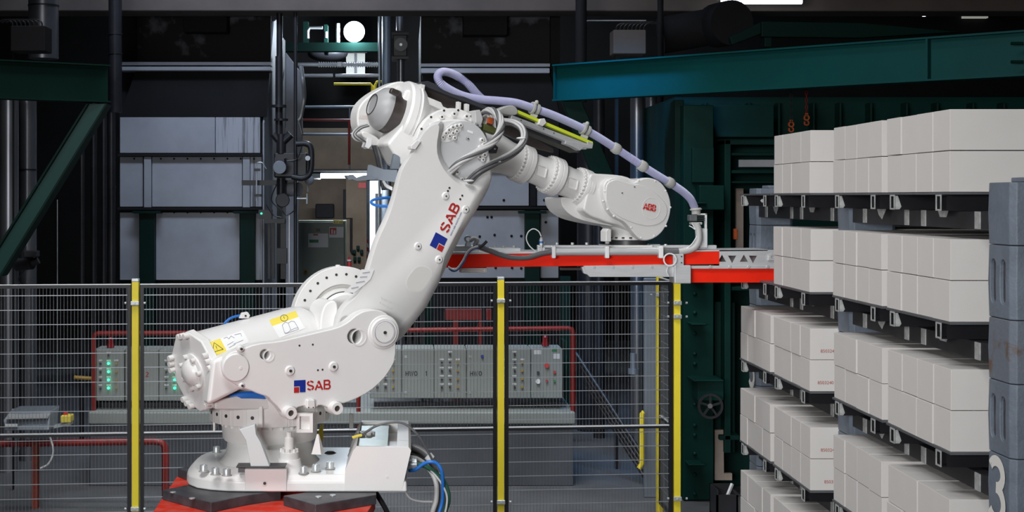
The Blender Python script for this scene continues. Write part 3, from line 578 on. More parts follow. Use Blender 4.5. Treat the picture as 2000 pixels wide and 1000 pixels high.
m.cyl(P(1387, 793, 11.87), P(1387, 793, 11.8), .02); m.cyl(P(1387, 793, 11.9), P(1387, 793, 12.1), .012); obj('spokes', m, 'dblack', hw)
obj('red_handle', R_(1434, 447, 1441, 468, 12.2, .05), 'orange', t, bevel=.006)
m = MB(); m.prism([P(1396, 840, 12.35), P(1413, 840, 12.35), P(1414, 925, 12.35), P(1430, 925, 12.35), P(1430, 938, 12.35), P(1396, 938, 12.35)], (0, .05, 0)); obj('pale_board', m, 'beige', t)
def hook(x, y, y0, lb, mt):
    t = thing('chain_hook', lb, 'chain', P(x, y, 12.3), None)
    m = MB(); yy = y0; k = 0
    while yy < y-6:
        c = P(x, yy, 12.3); 
        ax = V((1, 0, 0)) if k % 2 else V((0, 1, 0))
        m.tube([c+V((0, 0, 1))*.018*math.cos(a_*math.pi/4)+ax*.010*math.sin(a_*math.pi/4) for a_ in range(9)], .0035, 5); yy += 7; k += 1
    obj('chain', m, mt, t)
    c = P(x, y, 12.3); obj('hanger', MB().box(P(x-3, 150, 11.75), P(x+3, 176, 12.32)), 'green', t); m = MB().ringx(c+V((0, .01, 0)), (0, -1, 0), .014, .026, .02, 16); m.box(c+V((-.012, -.01, .02)), c+V((.012, .01, .04))); m.ringx(c+V((0, .01, -.045)), (0, -1, 0), .013, .024, .02, 16, 2.5, 7.5); obj('hook', m, 'orange', t)
hook(1545, 243, 180, 'orange chain hook hanging left above the far block stack', 'dblack'); hook(1575, 230, 175, 'orange chain hook hanging right on reddish chain', 'redpipe')
# scrap box, bollard, sheet column
t = thing('scrap_box', 'open grey steel scrap box standing by the green column', 'box', P(1417, 990, 11.6))
a = P(1397, 990, 11.6); b = P(1439, 940, 11.6); m = MB(); a.z = 0
m.box((a.x, 11.55, 0), (b.x, 11.57, .2)); m.box((a.x, 11.8, 0), (b.x, 11.82, .24)); m.box((a.x, 11.55, 0), (a.x+.015, 11.82, .24)); m.box((b.x-.015, 11.55, 0), (b.x, 11.82, .22)); m.box((a.x, 11.55, 0), (b.x, 11.82, .02)); obj('walls', m, 'darkpipe', t)
obj('scrap_piece', MB().bar((a.x+.1, 11.65, .15), (a.x+.16, 11.7, .26), .02, .02), 'white', t)
m = MB(); a = P(1258, 543, 12.4); b = P(1285, 550, 12.4); m.box((a.x, 12.4, 0), (b.x, 12.46, a.z)); 
single('sheet_column', m, 'sheet', 'light blue grey sheet steel column behind the corner fence', 'column', bevel=.01)
single('bent_pipe', MB().tube([P(1258, 805, 12.2), P(1254, 808, 12.2), P(1254, 905, 12.2), P(1248, 915, 12.2)], .022, 10), 'yellow', 'short yellow pipe beside the sheet steel column', 'pipe', ang=80)
m = MB(); 
for i in range(4): m.cyl(P(1125+i*6, 690+i*20, 13.6), P(1262, 900+i*12, 12.9), .02)
single('sloping_pipes', m, 'darkpipe', 'bundle of dark pipes sloping down right of the cabinets', 'pipe')
single('small_valve', MB().cyl(P(1237, 690, 13), P(1237, 720, 13), .03).cyl(P(1237, 720, 13), P(1237, 730, 13), .05), 'sheet', 'small pale valve behind the right fence panel', 'valve')

# ================================================================== FENCE
FZT, FZM = EYE-.647, EYE-1.743
PO = {1: (265, 10.6), 2: (978, 10.84), 3: (1322, 10.96)}
def fpt(px): return at_(px, PY, 265, 10.6, 1322, 10.96)
fgrp = 'black mesh fence panels with steel wires'
def panel(A, B, label, wires=True):
    A = V((A.x, A.y, 0)); B = V((B.x, B.y, 0)); d = (B-A).normalized(); L = (B-A).length; s_ = V((0, 0, 1)).cross(d); z0, z1 = .15, FZT; fw = .024
    t = thing('mesh_fence', label, 'fence panel', (A+B)/2)
    def bx_(nm, s0, s1, za, zb, th, mt, par=t): return obj(nm, MB().obox(A+d*(s0+s1)/2+V((0, 0, (za+zb)/2)), d*(s1-s0)/2, s_*th, V((0, 0, (zb-za)/2))), mt, par)
    bx_('frame_rail', 0, L, z1-fw, z1, .012, 'fenceblack'); bx_('frame_rail', 0, L, FZM-fw/2-.008, FZM-.002, .012, 'fenceblack'); bx_('frame_rail', 0, L, z0, z0+fw, .012, 'fenceblack')
    bx_('top_edge', 0, L, z1, z1+.006, .011, 'edge'); bx_('top_edge', 0, L, FZM-.002, FZM+.006, .0125, 'edge')
    bx_('frame_upright', 0, fw+.003, z0, z1, .013, 'fenceblack'); bx_('frame_upright', L-fw-.003, L, z0, z1, .013, 'fenceblack')
    m = MB(); s0 = fw+.02
    while s0 < L-fw-.005:
        m.obox(A+d*s0-s_*-.004+V((0, 0, (z0+z1)/2)), d*.0012, s_*.0012, V((0, 0, (z1-z0)/2))); s0 += .0252
    o = obj('upright_wires', m, 'uwire', t, smooth=False); o['kind'] = 'stuff'
    z = z1-.077
    while z > z0+.03:
        if abs(z-FZM) > .035: obj('cross_wire', MB().obox(A+d*L/2+V((0, 0, z))+s_*-.004, d*(L/2-.02), s_*.0022, V((0, 0, .0026))), 'wire', t, smooth=False)
        z -= .1067
    return t
panel(fpt(-120), fpt(256), 'mesh fence panel at the far left of the yellow post'); panel(fpt(274), fpt(970), 'wide mesh fence panel running behind the robot'); panel(fpt(986), fpt(1313), 'mesh fence panel under the red gripper beam')
def post(p, label, clamps):
    t = thing('fence_post', label, 'post', V((p.x, p.y, 0)))
    h = .0255
    obj('tube', MB().box((p.x-h, p.y-h, 0), (p.x+h, p.y+h, FZT+.022)), 'yellow', t, bevel=.004); obj('cap', MB().box((p.x-h-.001, p.y-h-.001, FZT+.022), (p.x+h+.001, p.y+h+.001, FZT+.045)), 'steel', t, bevel=.004)
    obj('base_plate', MB().box((p.x-.08, p.y-.08, 0), (p.x+.08, p.y+.08, .012)), 'yellow', t)
    for z in clamps:
        c = obj('clamp', MB().box((p.x-h-.006, p.y-h-.016, z-.016), (p.x+h+.006, p.y-h+.004, z+.016)), 'steel', t, bevel=.005)
        for s in (-1, 1): obj('bolt', MB().cyl((p.x+s*(h+.045)-.007, p.y-.02, z), (p.x+s*(h+.045)+.007, p.y-.02, z), .009, n=10), 'steel', c)
        obj('nut', MB().cyl((p.x, p.y-h-.016, z), (p.x, p.y-h-.026, z), .008, n=6), 'steel', c)
post(fpt(265), 'yellow fence post left of the robot', [FZT-.135, .3]); post(fpt(978), 'yellow fence post in the middle behind the gripper', [FZT-.135, .3]); p3 = fpt(1322)
post(p3, 'yellow corner fence post beside the green column', [FZT-.16, FZT-.265, .3])
p4 = V((p3.x+.0, 11.9, 0)); p4.x = (1288-PX)*11.5/F; p4.y = 11.5
panel(V((p3.x-.03, p3.y+.03, 0)), V((p4.x, p4.y-.035, 0)), 'short side fence panel running back from the corner post'); post(p4, 'yellow fence post standing back from the corner', [FZT-.135])

# ================================================================== RACK WITH BLOCK STACKS
D1 = 5.3; U = D1/F
def RX(u): return u*U
def RZ(u): return EYE+u*U
BL = .92                                   # block length
bm_ = MB().box((0, 0, 0), (BL, .0318*D1, 80*U))
proto = obj('block', bm_, 'block', None, bevel=.0016, seg=1); 
# origin to a corner for easy placing
for v_ in proto.data.vertices: v_.co += V((BL/2, .0318*D1/2, 0))
names_pos = ['front', 'second from front', 'third from front', 'rearmost']; tr_names = ['top', 'second', 'third', 'fourth', 'fifth']
stk = {'nearest': (1061, 1.0, [0, 1, 2, 3]), 'second nearest': (1061, 1.1433, [0, 1, 2, 3]), 'third': (1033, 1.312, [0, 1, 2, 3, 4]), 'farthest': (1033, 1.455, [2, 3, 4])}
first = True
for sname, (xu, dep, levels) in stk.items():
    for L in levels:
        zb_ = RZ(10-254*L)
        for c in (0, 1):
            for k in range(4):
                if first: o = proto; first = False
                else: o = proto.copy(); C.objects.link(o)
                jx = random.uniform(-.0035, .0035); jz = random.uniform(0, .0015)*c
                o.location = (RX(xu)+jx, (dep+.0328*k)*D1+.001, zb_+c*81*U+.0004+jz)
                o.rotation_euler = (0, 0, random.uniform(-.002, .002))
                tag(o, f"pale block, {'upper' if c else 'lower'} course, {names_pos[k]}, {tr_names[L]} tray of {sname} stack", 'block', f'pale blocks on the {sname} stack')
                if sname == 'third' and k == 0 and L in (2, 3):
                    b_ = V(o.location); x0 = b_.x+((1602 if c else 1597)-1582+(12 if L == 3 and not c else 0))*b_.y/F
                    # child text in the block's own frame
                    tx = text('stamped_number', '850324016', V((0, 0, 0)), (1, 0, 0), (0, 0, 1), .016, 'stamp', o)
                    org = V(o.location)
                    for v_ in tx.data.vertices: v_.co += org+V((x0-b_.x, -.0012, .035))
def tray(xu, dep, L, label):
    z = RZ(10-254*L)
    t = thing('block_tray', label, 'tray', V((RX(xu), dep*D1, z-.07)))
    obj('plate', MB().box((RX(xu)-.004, (dep-.002)*D1, z-5*U), (RX(xu)+BL+.06, (dep+.132)*D1, z)), 'platesteel', t, bevel=.001, seg=1)
    for i, (da, db) in enumerate(((.014, .024), (.111, .121))):
        y0, y1 = (dep+da)*D1, (dep+db)*D1; x0 = RX(xu)-.004; x1 = RX(xu)+BL+.08; zt, zl = z-5*U, z-37*U; th = .005
        m = MB(); m.box((x0, y1-th, zl+th), (x1, y1, zt-th)); m.box((x0, y0, zt-th), (x1, y1, zt)); m.box((x0, y0, zl), (x1, y1, zl+th)); m.box((x0+.02, y0, zl+th), (x1, y0+th, zt-th))
        b = obj('channel', m, 'trayblack', t)
        m = MB(); e = .004; m.box((x0-e, y0, zl+.006), (x0-.0005, y0+.006, zt-.006)); m.box((x0-e, y1-.006, zl+.006), (x0-.0005, y1, zt-.006)); m.box((x0-e, y0, zt-.006), (x0-.0005, y1, zt)); m.box((x0-e, y0, zl), (x0-.0005, y1, zl+.006))
        obj('worn_end', m, 'worn', b)
        if i == 1: obj('worn_web', MB().prism([(x0+.001, y0-.001, zt-.004), (x0+.012, y0-.001, zt-.004), (x0+.026, y0-.001, zl+.012), (x0+.018, y0-.001, zl+.001), (x0+.001, y0-.001, zl+.001)], (0, .001, 0)), 'worn', b)
        if i == 1 and L == 0 and dep > 1.45:
            c_ = V((x0+.105, y0-.0015, (zt+zl)/2)); obj('emblem', MB().prism([c_+V((0, 0, .012)), c_+V((.012, 0, 0)), c_-V((0, 0, .012)), c_-V((.012, 0, 0))], (0, .001, 0)), 'white', b)
    return t
for sname, (xu, dep, levels) in stk.items():
    for L in sorted(set(levels) | ({0, 1} if sname == 'farthest' else set())):
        tray(xu, dep, L, f"black steel channel tray {'without blocks' if L not in levels else 'under blocks'}, {tr_names[L]} level of {sname} stack")
# carrier pillars
def pillar(dep, label, three):
    PXu = 1103; w_ = 118*U; dd = .041*D1; x0 = RX(PXu); y0 = dep*D1
    t = thing('carrier_pillar', label, 'pillar', V((x0+w_/2, y0+dd/2, 0)))
    z = RZ(28); k = 0
    while z > 0:
        h = (117 if k % 2 == 0 else 137)*U; zb_ = max(0, z-h); tp = .004
        m = MB(); b0 = [(x0, y0), (x0+w_, y0), (x0+w_, y0+dd), (x0, y0+dd)]; ch = .02
        def rg(zz, i): 
            return [V((x0+i+ch, y0+i, zz)), V((x0+w_-i-ch, y0+i, zz)), V((x0+w_-i, y0+i+ch, zz)), V((x0+w_-i, y0+dd-i-ch, zz)), V((x0+w_-i-ch, y0+dd-i, zz)), V((x0+i+ch, y0+dd-i, zz)), V((x0+i, y0+dd-i-ch, zz)), V((x0+i, y0+i+ch, zz))]
        m.loft([rg(zb_+.001, .003), rg(zb_+h*.5, 0), rg(z-.001, .003)]) if zb_ > 0 else m.loft([rg(0, 0), rg(max(z-.001, .002), .003)])
        cut = MB()
        if zb_ > 0 and z-zb_ > .1:
            if k % 2:
                for sy in (.34, .72):
                    yc = y0+dd*sy; rr = dd*.105; za, zc = zb_+h*.2, z-h*.2
                    pr = [(yc+rr*math.cos(a_), zc-rr+rr*math.sin(a_)) for a_ in [math.pi*i/8 for i in range(9)]]+[(yc+rr*math.cos(a_), za+rr+rr*math.sin(a_)) for a_ in [math.pi+math.pi*i/8 for i in range(9)]]
                    cut.prism([V((x0-.02, a_, b_)) for a_, b_ in pr], (.17, 0, 0))
            else:
                xa, xb = x0+w_*.28, x0+w_*.85; za, zc = zb_+h*.22, z-h*.18; rr = .012
                pr = [(xa, za), (xb, za), (xb, zc-rr), (xb-rr, zc), (xa+rr, zc), (xa, zc-rr)]
                cut.prism([V((a_, y0-.02, b_)) for a_, b_ in pr], (0, .16, 0))
        o = obj('carrier_block', m, 'rusty' if (k == 2 and dep < 1) else 'carrier', t, bevel=.004, seg=2, cut=cut if cut.v else None)
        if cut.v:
            if k % 2: obj('inner_shade', MB().box((x0+.014, y0+.03, zb_+h*.12), (x0+.02, y0+dd-.03, z-h*.12)), 'pad', o)  # dark plate painting shade into the slots
            else: obj('inner_shade', MB().box((x0+w_*.2, y0+.025, zb_+h*.12), (x0+w_*.9, y0+.03, z-h*.12)), 'pad', o)  # same painted shade, set across the front opening
        if k == 0: obj('locating_nub', MB().box((x0+w_*.35, y0+.03, z), (x0+w_*.85, y0+dd-.03, z+9*U)), 'carrier', o, bevel=.004)
        if three is not None and k == three:
            hh = 164*U; c_ = V((x0-.0015, y0+dd*.90, z-(20 if dep < 1 else 14)*U-hh*.36))
            glyphs('painted_number', '3', V((x0+.001, y0+dd*.90, z-7*U-hh*.72)), (0, -1, 0), (0, 0, 1), hh*.72, 'number', o, .17, .0035, sx=1.0)
        z = zb_; k += 1
    return t
pillar(.935, 'grey stacked carrier pillar at the right edge with painted 3', 4); pillar(1.275, 'grey stacked carrier pillar between the second and third stacks', None); pillar(1.615, 'grey stacked carrier pillar rising behind the empty trays', 4)
PXr = RX(1103)+BL-.12
for i, dp in enumerate((1.275, 1.615)):
    t = thing('carrier_pillar', ('grey rear carrier pillar hidden behind the middle stacks', 'grey rear carrier pillar hidden behind the farthest stack')[i], 'pillar', V((PXr+.1, dp*D1, 0)))
    for k in range(10): obj('carrier_block', MB().box((PXr, dp*D1, k*.26), (PXr+.2, (dp+.04)*D1, min(k*.26+.258, RZ(20)))), 'carrier', t, bevel=.004)
for (d0, d1_, nm) in ((.976, 1.275, 'near'), (1.316, 1.615, 'far')):
    for L in range(5 if nm == 'far' else 4):
        z = RZ(-27-254*L); x0 = RX(1103)+.012
        t = thing('carrier_rail', f"dark steel rail with bright bands under {tr_names[L]} trays, {nm} bay", 'rail', V((x0, (d0+d1_)/2*D1, z-36*U)), 'dark rails carrying the trays')
        obj('rail', MB().box((x0, d0*D1, z-36*U), (x0+.05, d1_*D1, z)), 'railgrey', t, bevel=.003)
        for s_ in (.990, 1.094, 1.131, 1.235):
            s2 = s_+(d0-.976); obj('band', MB().box((x0-.004, s2*D1, z-35*U), (x0+.0, (s2+.009)*D1, z-1*U)), 'worn', t)
        s2 = 1.175+(d0-.976); obj('hanging_tag', MB().prism([V((x0-.02, s2*D1, z)), V((x0-.02, (s2+.022)*D1, z)), V((x0-.02, (s2+.018)*D1, z-14*U)), V((x0-.02, (s2+.010)*D1, z-24*U)), V((x0-.02, (s2+.006)*D1, z-14*U))], (.002, 0, 0)), 'worn', t)
        s2 = 1.04+(d0-.976); obj('hanging_tag', MB().prism([V((x0-.02, s2*D1, z)), V((x0-.02, (s2+.02)*D1, z)), V((x0-.02, (s2+.016)*D1, z-14*U)), V((x0-.02, (s2+.004)*D1, z-14*U))], (.002, 0, 0)), 'worn', t)
        obj('rail', MB().box((PXr+.02, d0*D1, z-36*U), (PXr+.07, d1_*D1, z)), 'railgrey', t)
# ================================================================== ROBOT
PHI = math.radians(25); E1 = V((math.cos(PHI), math.sin(PHI), 0)); N_ = V((-math.sin(PHI), math.cos(PHI), 0)); O_ = V(((527-PX)*6.9/F, 6.9, 0))
def RP(px, py, lat):                      # point of the robot's own side plane (lat = distance away from the viewer's side)
    dx = (px-PX)/F; t = (lat+O_.dot(N_))/(dx*N_.x+N_.y); return P(px, py, t)
def rpoly(pts, lat): return [RP(x, y, lat) for x, y in pts]
def slab(pts, l0, l1): return MB().prism(rpoly(pts, l0), N_*(l1-l0))
def disc(px, py, r, l0, l1, n=28, r2=None):
    c = RP(px, py, l0); return MB().cyl(c, c+N_*(l1-l0), r, r2, n=n)
PXM = 6.7/F                               # metres per pixel near the robot base
ped = thing('robot_pedestal', 'red steel pedestal with black pads under the robot base', 'pedestal', V((O_.x, 6.9, 0)))
zr = 1.213
m = MB(); pl = [G(345, 931, zr), G(296, 1004, zr), G(270, 1060, zr), G(420, 1120, zr), G(640, 1120, zr), G(733, 976, zr), G(733, 950, zr), G(640, 918, zr), G(420, 915, zr)]
m.prism([V((p.x, p.y, zr)) for p in pl], (0, 0, -.045)); obj('top_plate', m, 'pedred', ped, bevel=.003)
m = MB(); c = V((O_.x, 6.85, 0)); m.box((c.x-.42, 6.45, .02), (c.x+.42, 7.25, zr-.045)); obj('column', m, 'pedred', ped, bevel=.01); obj('foot_plate', MB().box((c.x-.6, 6.3, 0), (c.x+.6, 7.4, .02)), 'pedred', ped)
zp = 1.258
for k, pts in enumerate(([(317, 957), (377, 944), (479, 968), (412, 982)], [(553, 968), (640, 955), (735, 958), (735, 966), (616, 986)], [(347, 914), (380, 909), (420, 922), (377, 925)])):
    pts = [G(x, y, zp) for x, y in pts]
    if k == 0: pts = [pts[0], pts[1], pts[1]+V((.35, .1, 0)), pts[2]+V((.15, .12, 0)), pts[2], pts[3]]
    o = obj('pad', MB().prism(pts, (0, 0, -(zp-zr))), 'pad', ped, bevel=.004)
    if k < 2:
        for (x, y) in (((375, 974), (338, 962)), ((622, 971), (650, 968)))[k]: g = G(x, y, zp); obj('bolt', MB().cyl(g, g+V((0, 0, .004)), .014, n=14), 'steel', o)
obj('bracket', MB().box(G(480, 968, zr)+V((0, .02, 0)), G(552, 967, zr)+V((0, .03, .04))), 'platesteel', ped)

rob = thing('industrial_robot', 'large white jointed industrial robot arm standing on the red pedestal', 'robot', V((O_.x, 6.9, 1.26)))
# base casting
zb0, zd = 1.26, 1.335
def foot(sh, z):
    c = V((O_.x, 6.9, z)); r = .385-sh; pts = []
    for i in range(17):
        a = math.pi*1.5-math.pi*i/16
        x, y = math.cos(a), math.sin(a)
        k = (abs(x)**3+abs(y)**3)**(-1/3.)*1.0
        pts.append(c+V((x*r*k, y*r*k, 0)))
    return pts+[V((.0-sh, 6.9+.385-sh, z)), V((.0-sh, 6.9-.385+sh, z))]
base = obj('base_casting', MB().loft([foot(0, zb0), foot(.002, zd-.03), foot(.03, zd)]), 'robot', rob, bevel=.008, seg=3)
yf, yb = 6.515, 7.285
def bp(x, y): q = P(x, y, yf); return (q.x, q.z)
zt = 1.455
prof = [bp(672, 958), bp(785, 958), bp(803, 880), bp(798, 873), bp(696, 873), bp(690, 880), bp(682, 900), bp(674, 918)]
m = MB().prism([V((x, yf, z)) for x, z in prof], (0, yb-yf, 0))
xl, xr = P(693, 0, yf).x+.006, P(775, 0, yf).x
cut = MB().box((xl, yf+.03, zt-.05), (xr, yb-.03, zt+.1))
obj('connector_box', m, 'robot', base, bevel=.01, seg=3, cut=cut)
m = MB().prism([V((xl+.004, yf+.032, zt-.035)), V((xr-.045, yf+.032, zt-.035)), V((xr-.045, yb-.05, zt-.008)), V((xl+.004, yb-.05, zt-.008))], (0, 0, .006)); obj('cover_plate', m, mat('greenish_zinc', (.42, .47, .40), .35, .5, .25, 6), base)
m = MB()
for x, y in ((702, 876), (757, 876)):
    g = G(x, y-3, zt-.028); m.ball(g, .007, 6)
obj('screws', m, 'steel', base)
m = MB(); m.lathe((O_.x+.46, 7.0, zd), (0, 0, 1), [(0, .09), (.05, .075), (.09, .06), (.1, .045)], 20); obj('boss', m, 'robot', base)
m = MB()
for i in range(6): a = i*math.pi/3; m.cyl((O_.x+.46+.03*math.cos(a), 7.0+.03*math.sin(a), zd+.1), (O_.x+.46+.03*math.cos(a), 7.0+.03*math.sin(a), zd+.12), .014, n=8)
obj('fitting', m, 'bolt', base)
for i, (x, y) in enumerate(((398, 921), (421, 927), (443, 929), (593, 924), (617, 920), (645, 915), (423, 884), (450, 876))):
    g = G(x, y, zd+.003) if i < 6 else G(x, y, zd)
    b = obj('anchor_bolt', MB().lathe(g, (0, 0, 1), [(0, .018), (.028, .018), (.031, .016), (.031, .009), (.02, .008)], 18), 'steel', base); obj('washer', MB().cyl(g, g+V((0, 0, .003)), .024, n=20), 'greyplastic', base)
m = MB().cyl(P(517, 944, yf+.002), P(517, 944, yf+.002)+V((0, -.008, 0)), .013, n=20); obj('plug', m, 'cast', base, bevel=.002); obj('plug_hole', MB().cyl(P(517, 944, yf-.006), P(517, 944, yf-.006)+V((0, -.002, 0)), .007, n=12), 'hole', base)
for x, y in ((525, 938), (517, 956), (756, 931)): obj('hole', MB().cyl(P(x, y, yf+.002), P(x, y, yf+.002)+V((0, -.004, 0)), .004 if x < 700 else .006, n=10), 'hole' if x < 700 else 'bolt', base)
# slot plate, jack, blade
obj('slot_plate', MB().box(P(461, 911, 6.46)+V((0, 0, 0)), P(557, 914, 6.46)+V((0, .09, 0))), 'dblack', base, bevel=.002)
obj('front_skirt', MB().box(P(478, 916, 6.511), P(560, 959.5, 6.511)+V((0, .05, 0))), 'robot', base, bevel=.003)
obj('slot_catch', MB().box(P(465, 915, 6.52), P(478, 923, 6.52)+V((0, .04, 0))), 'platesteel', base)
obj('stop_blade', MB().prism([P(x, y, 6.47) for x, y in [(467, 839), (498, 829), (500, 848), (509, 864), (527, 912), (490, 913), (485, 888), (480, 860)]], (0, .05, 0)), mat('bluish_white_steel', (.60, .66, .66), .4), base, bevel=.003)
g = P(564, 898, 6.60)-V((0, 0, 0)); obj('raised_pad', MB().lathe(V((g.x, g.y+.02, zd-.01)), (0, 0, 1), [(0, .075), (.02, .062), (g.z-zd+.012, .052)], 28), 'robot', base); m = MB(); m.lathe(g+V((0, .02, 0)), (0, 0, 1), [(0, .045), (.035, .045), (.035, .022), (.10, .022), (.10, .013), (.125, .013)], 24); obj('jack_shaft', m, 'cast', base, bevel=.002)
m = MB()
for i in range(8): a = i*math.pi/4; q = g+V((.036*math.cos(a), .02+.036*math.sin(a), .035)); m.cyl(q, q+V((0, 0, .014)), .007, n=8)
obj('shaft_bolts', m, 'bolt', base)
m = MB().lathe(P(621, 886, 6.62)+V((0, 0, 0)), (0, 0, 1), [(0, .034), (.01, .03), (.09, .006)], 4, .5); obj('pointer', m, 'cast', base)
obj('oil_hole', MB().lathe(G(645, 885, zd), (0, 0, 1), [(0, .03), (.008, .018), (.009, .015)], 20), 'hole', base)
obj('yellow_arrow', MB().prism([P(620, 860, 7.4), P(631, 862, 7.4), P(631, 826, 7.4), P(626, 832, 7.4), P(622, 842, 7.4)], (0, .01, 0)), 'yellow', base)
# turret: column, drum, ribs
tc_ = V((O_.x, 6.9, 0))
obj('column', MB().lathe(tc_+V((0, 0, zd-.01)), (0, 0, 1), [(0, .25), (.02, .228), (.05, .21), (.12, .2)], 48), 'cast', rob)
drum = obj('turret_drum', MB().lathe(tc_+V((0, 0, 1.44)), (0, 0, 1), [(0, .195), (0, .218), (.012, .226), (.075, .23), (.085, .222), (.09, .255), (.10, .262), (.235, .27), (.27, .262), (.33, .245)], 72), 'cast', rob)
for i in range(26):
    a = math.radians(180+i*180/25.); u = V((math.cos(a), math.sin(a), 0)); tn = V((-u.y, u.x, 0)); c = tc_+u*.270+V((0, 0, 1.585))
    wd_ = (.012, .03)[i % 2]
    if 12 < i < 16: continue
    r_ = obj('rib', MB().obox(c, u*.016, tn*wd_, V((0, 0, .05))), 'cast', drum, bevel=.004)
    if i % 2: obj('hole', MB().cyl(c+u*.012+V((0, 0, -.005)), c+u*.018+V((0, 0, -.005)), .0085, n=12), 'hole', drum)
m = MB()
for i in range(14):
    a = math.radians(185+i*170/13.); c = tc_+V((math.cos(a)*.226, math.sin(a)*.226, 1.512)); m.cyl(c, c+V((0, 0, .016)), .010, n=8)
obj('ring_bolts', m, 'bolt', drum)
fr = MB(); yy = 6.60
for a in ((579, 813, 585, 839), (605, 813, 611, 839), (579, 839, 611, 845), (579, 808, 611, 813)): rect(fr, *a, yy, .06)
obj('bracket_frame', fr, 'robot', drum); obj('bracket_plate', R_(585, 812, 606, 840, yy+.02, .04), 'cast', drum)
obj('side_plate', R_(416, 788, 420, 842, 6.9, .1), 'cast', drum)
# turret housing (near cheek with the lettering)
cheek = [(434, 712), (440, 697), (452, 687), (467, 684), (500, 671), (545, 667), (590, 656), (620, 649), (659, 640), (680, 629), (698, 613), (719, 605), (740, 605), (758, 613), (770, 631), (774, 652), (773, 703), (763, 722), (749, 742), (722, 766), (692, 781), (669, 789), (664, 790), (663, 800), (655, 806), (646, 804), (642, 797), (625, 790), (617, 797), (601, 797), (597, 792), (578, 797), (575, 812), (562, 817), (552, 808), (545, 797), (530, 783), (524, 775), (506, 770), (488, 762), (470, 757), (452, 746), (438, 731)]
cc = chaikin(cheek, 1)
LN = -.335
def hol(px, py, r, l0=LN-.05, l1=LN+.09, n=24):
    c = RP(px, py, l0); return c, c+N_*(l1-l0), r
cut = MB()
for (x, y, r) in ((525, 695, 9.5), (701, 659, 14.5)): a, b, r_ = hol(x, y, r*PXM); cut.cyl(a, b, r_, n=28)
house = obj('turret_housing', slab(cc, LN, LN+.075), 'robot', rob, bevel=.013, seg=4, cut=cut)
body = [(505, 690), (600, 672), (660, 662), (700, 668), (760, 690), (765, 705), (735, 745), (690, 775), (600, 785), (540, 785), (515, 770)]
obj('housing_core', slab(body, LN+.07, .25), 'cast', rob, bevel=.02, seg=3)
obj('far_cheek', slab([(x, y+8) for x, y in chaikin([(440, 712), (470, 690), (560, 690), (640, 690), (700, 650), (745, 625), (765, 650), (760, 700), (735, 740), (690, 770), (560, 785), (470, 750)], 1)], .25, .32), 'cast', rob, bevel=.012)
# raised bosses on the cheek
def boss(px, py, r, h, par, lat, hole=0, m_='robot', n=32):
    c = RP(px, py, lat); o = obj('boss', MB().lathe(c+N_*.004, -N_, [(0, r+.004), (h*.6, r+.002), (h, r-.003), (h, 0)], n), m_, par)
    if hole: obj('hole', MB().cyl(c-N_*(h-.003), c-N_*(h+.0015), hole, n=14), 'hole', par)
    return o
boss(749, 649, 33*PXM, .008, house, LN); boss(749, 649, 28*PXM, .016, house, LN); boss(749, 649, 20.5*PXM, .019, house, LN, 3.2*PXM)
obj('groove', MB().ringx(RP(749, 649, LN)-N_*.0165, -N_, 21*PXM, 21.8*PXM, .0012, 40), 'inkgrey', house)
boss(566, 724, 9*PXM, .012, house, LN, 2.8*PXM); boss(651, 716, 9*PXM, .012, house, LN, 2.8*PXM); boss(469, 681, 6*PXM, .02, house, LN, 2.5*PXM); boss(472, 753, 5*PXM, .012, house, LN, 2.2*PXM); boss(460, 718, 26*PXM, .012, house, LN); boss(469, 719, 4*PXM, .0135, house, LN)
for x, y in ((585, 675), (611, 673), (621, 723), (630, 722)): obj('hole', disc(x, y, 2*PXM, LN-.001, LN+.003, 10), 'hole', house)
for x, y in ((563, 805), (653, 796)):
    c = RP(x, y, LN); obj('lug', MB().lathe(c+N_*.05, -N_, [(0, 13*PXM), (.08, 13*PXM), (.09, 11.5*PXM), (.09, 6*PXM), (.05, 6*PXM)], 28), 'robot', house); obj('lug_bore', MB().cyl(c-N_*.025, c-N_*.03, 6*PXM, n=20), mat('bronze_bore', (.10, .085, .075), .4, .4), house)
obj('lug', slab([(600, 780), (616, 780), (617, 799), (599, 799)], LN-.02, LN+.05), 'robot', house, bevel=.008)
for x in (603, 612): obj('hole', disc(x, 796, 1.2*PXM, LN-.022, LN-.018, 8), 'hole', house)
for x, y, r in ((525, 695, 9.5), (701, 659, 14.5)):
    obj('rim', MB().ringx(RP(x, y, LN)+N_*.001, -N_, r*PXM, (r+2.5)*PXM, .003, 36), 'robot', house)
    obj('bore_wall', MB().ringx(RP(x, y, LN)+N_*.01, N_, r*PXM, (r+1)*PXM, .08, 30), 'cast', house)
obj('bore_shade', slab([(693, 655), (699, 649), (707, 662), (701, 672), (694, 668)], LN+.10, LN+.105), 'hole', house)  # dark slab painting shade on the left inside the bore
def logo(par, c00, xd, yd, hgt, ext, big):
    o = V(c00); xd = V(xd).normalized(); yd = V(yd).normalized(); nz = xd.cross(yd)*ext; s_ = hgt
    def q(pts): return MB().prism([o+xd*x*s_+yd*y*s_+nz for x, y in pts], nz*.4)
    obj('logo_blue', q([(0, .5), (.5, .5), (.5, 0), (1, 0), (1, 1), (0, 1)]), 'logoblue', par, smooth=False)
    obj('logo_red', q([(0, -.02), (.44, -.02), (.44, .44), (0, .44)]), 'logored', par, smooth=False)
def stencil_gaps(par, o, xd, yd, h, ext, rects, mt='robot'):
    nz = V(xd).cross(V(yd))*ext; m = MB()
    for x0, y0, x1, y1 in rects: m.prism([V(o)+V(xd)*x*h+V(yd)*y*h+nz for x, y in ((x0, y0), (x1, y0), (x1, y1), (x0, y1))], nz*.2)
    obj('stencil_gap', m, mt, par, smooth=False)
a = RP(574, 767, LN-.0005); b = RP(594, 766, LN-.0005); Z_ = V((0, 0, 1))
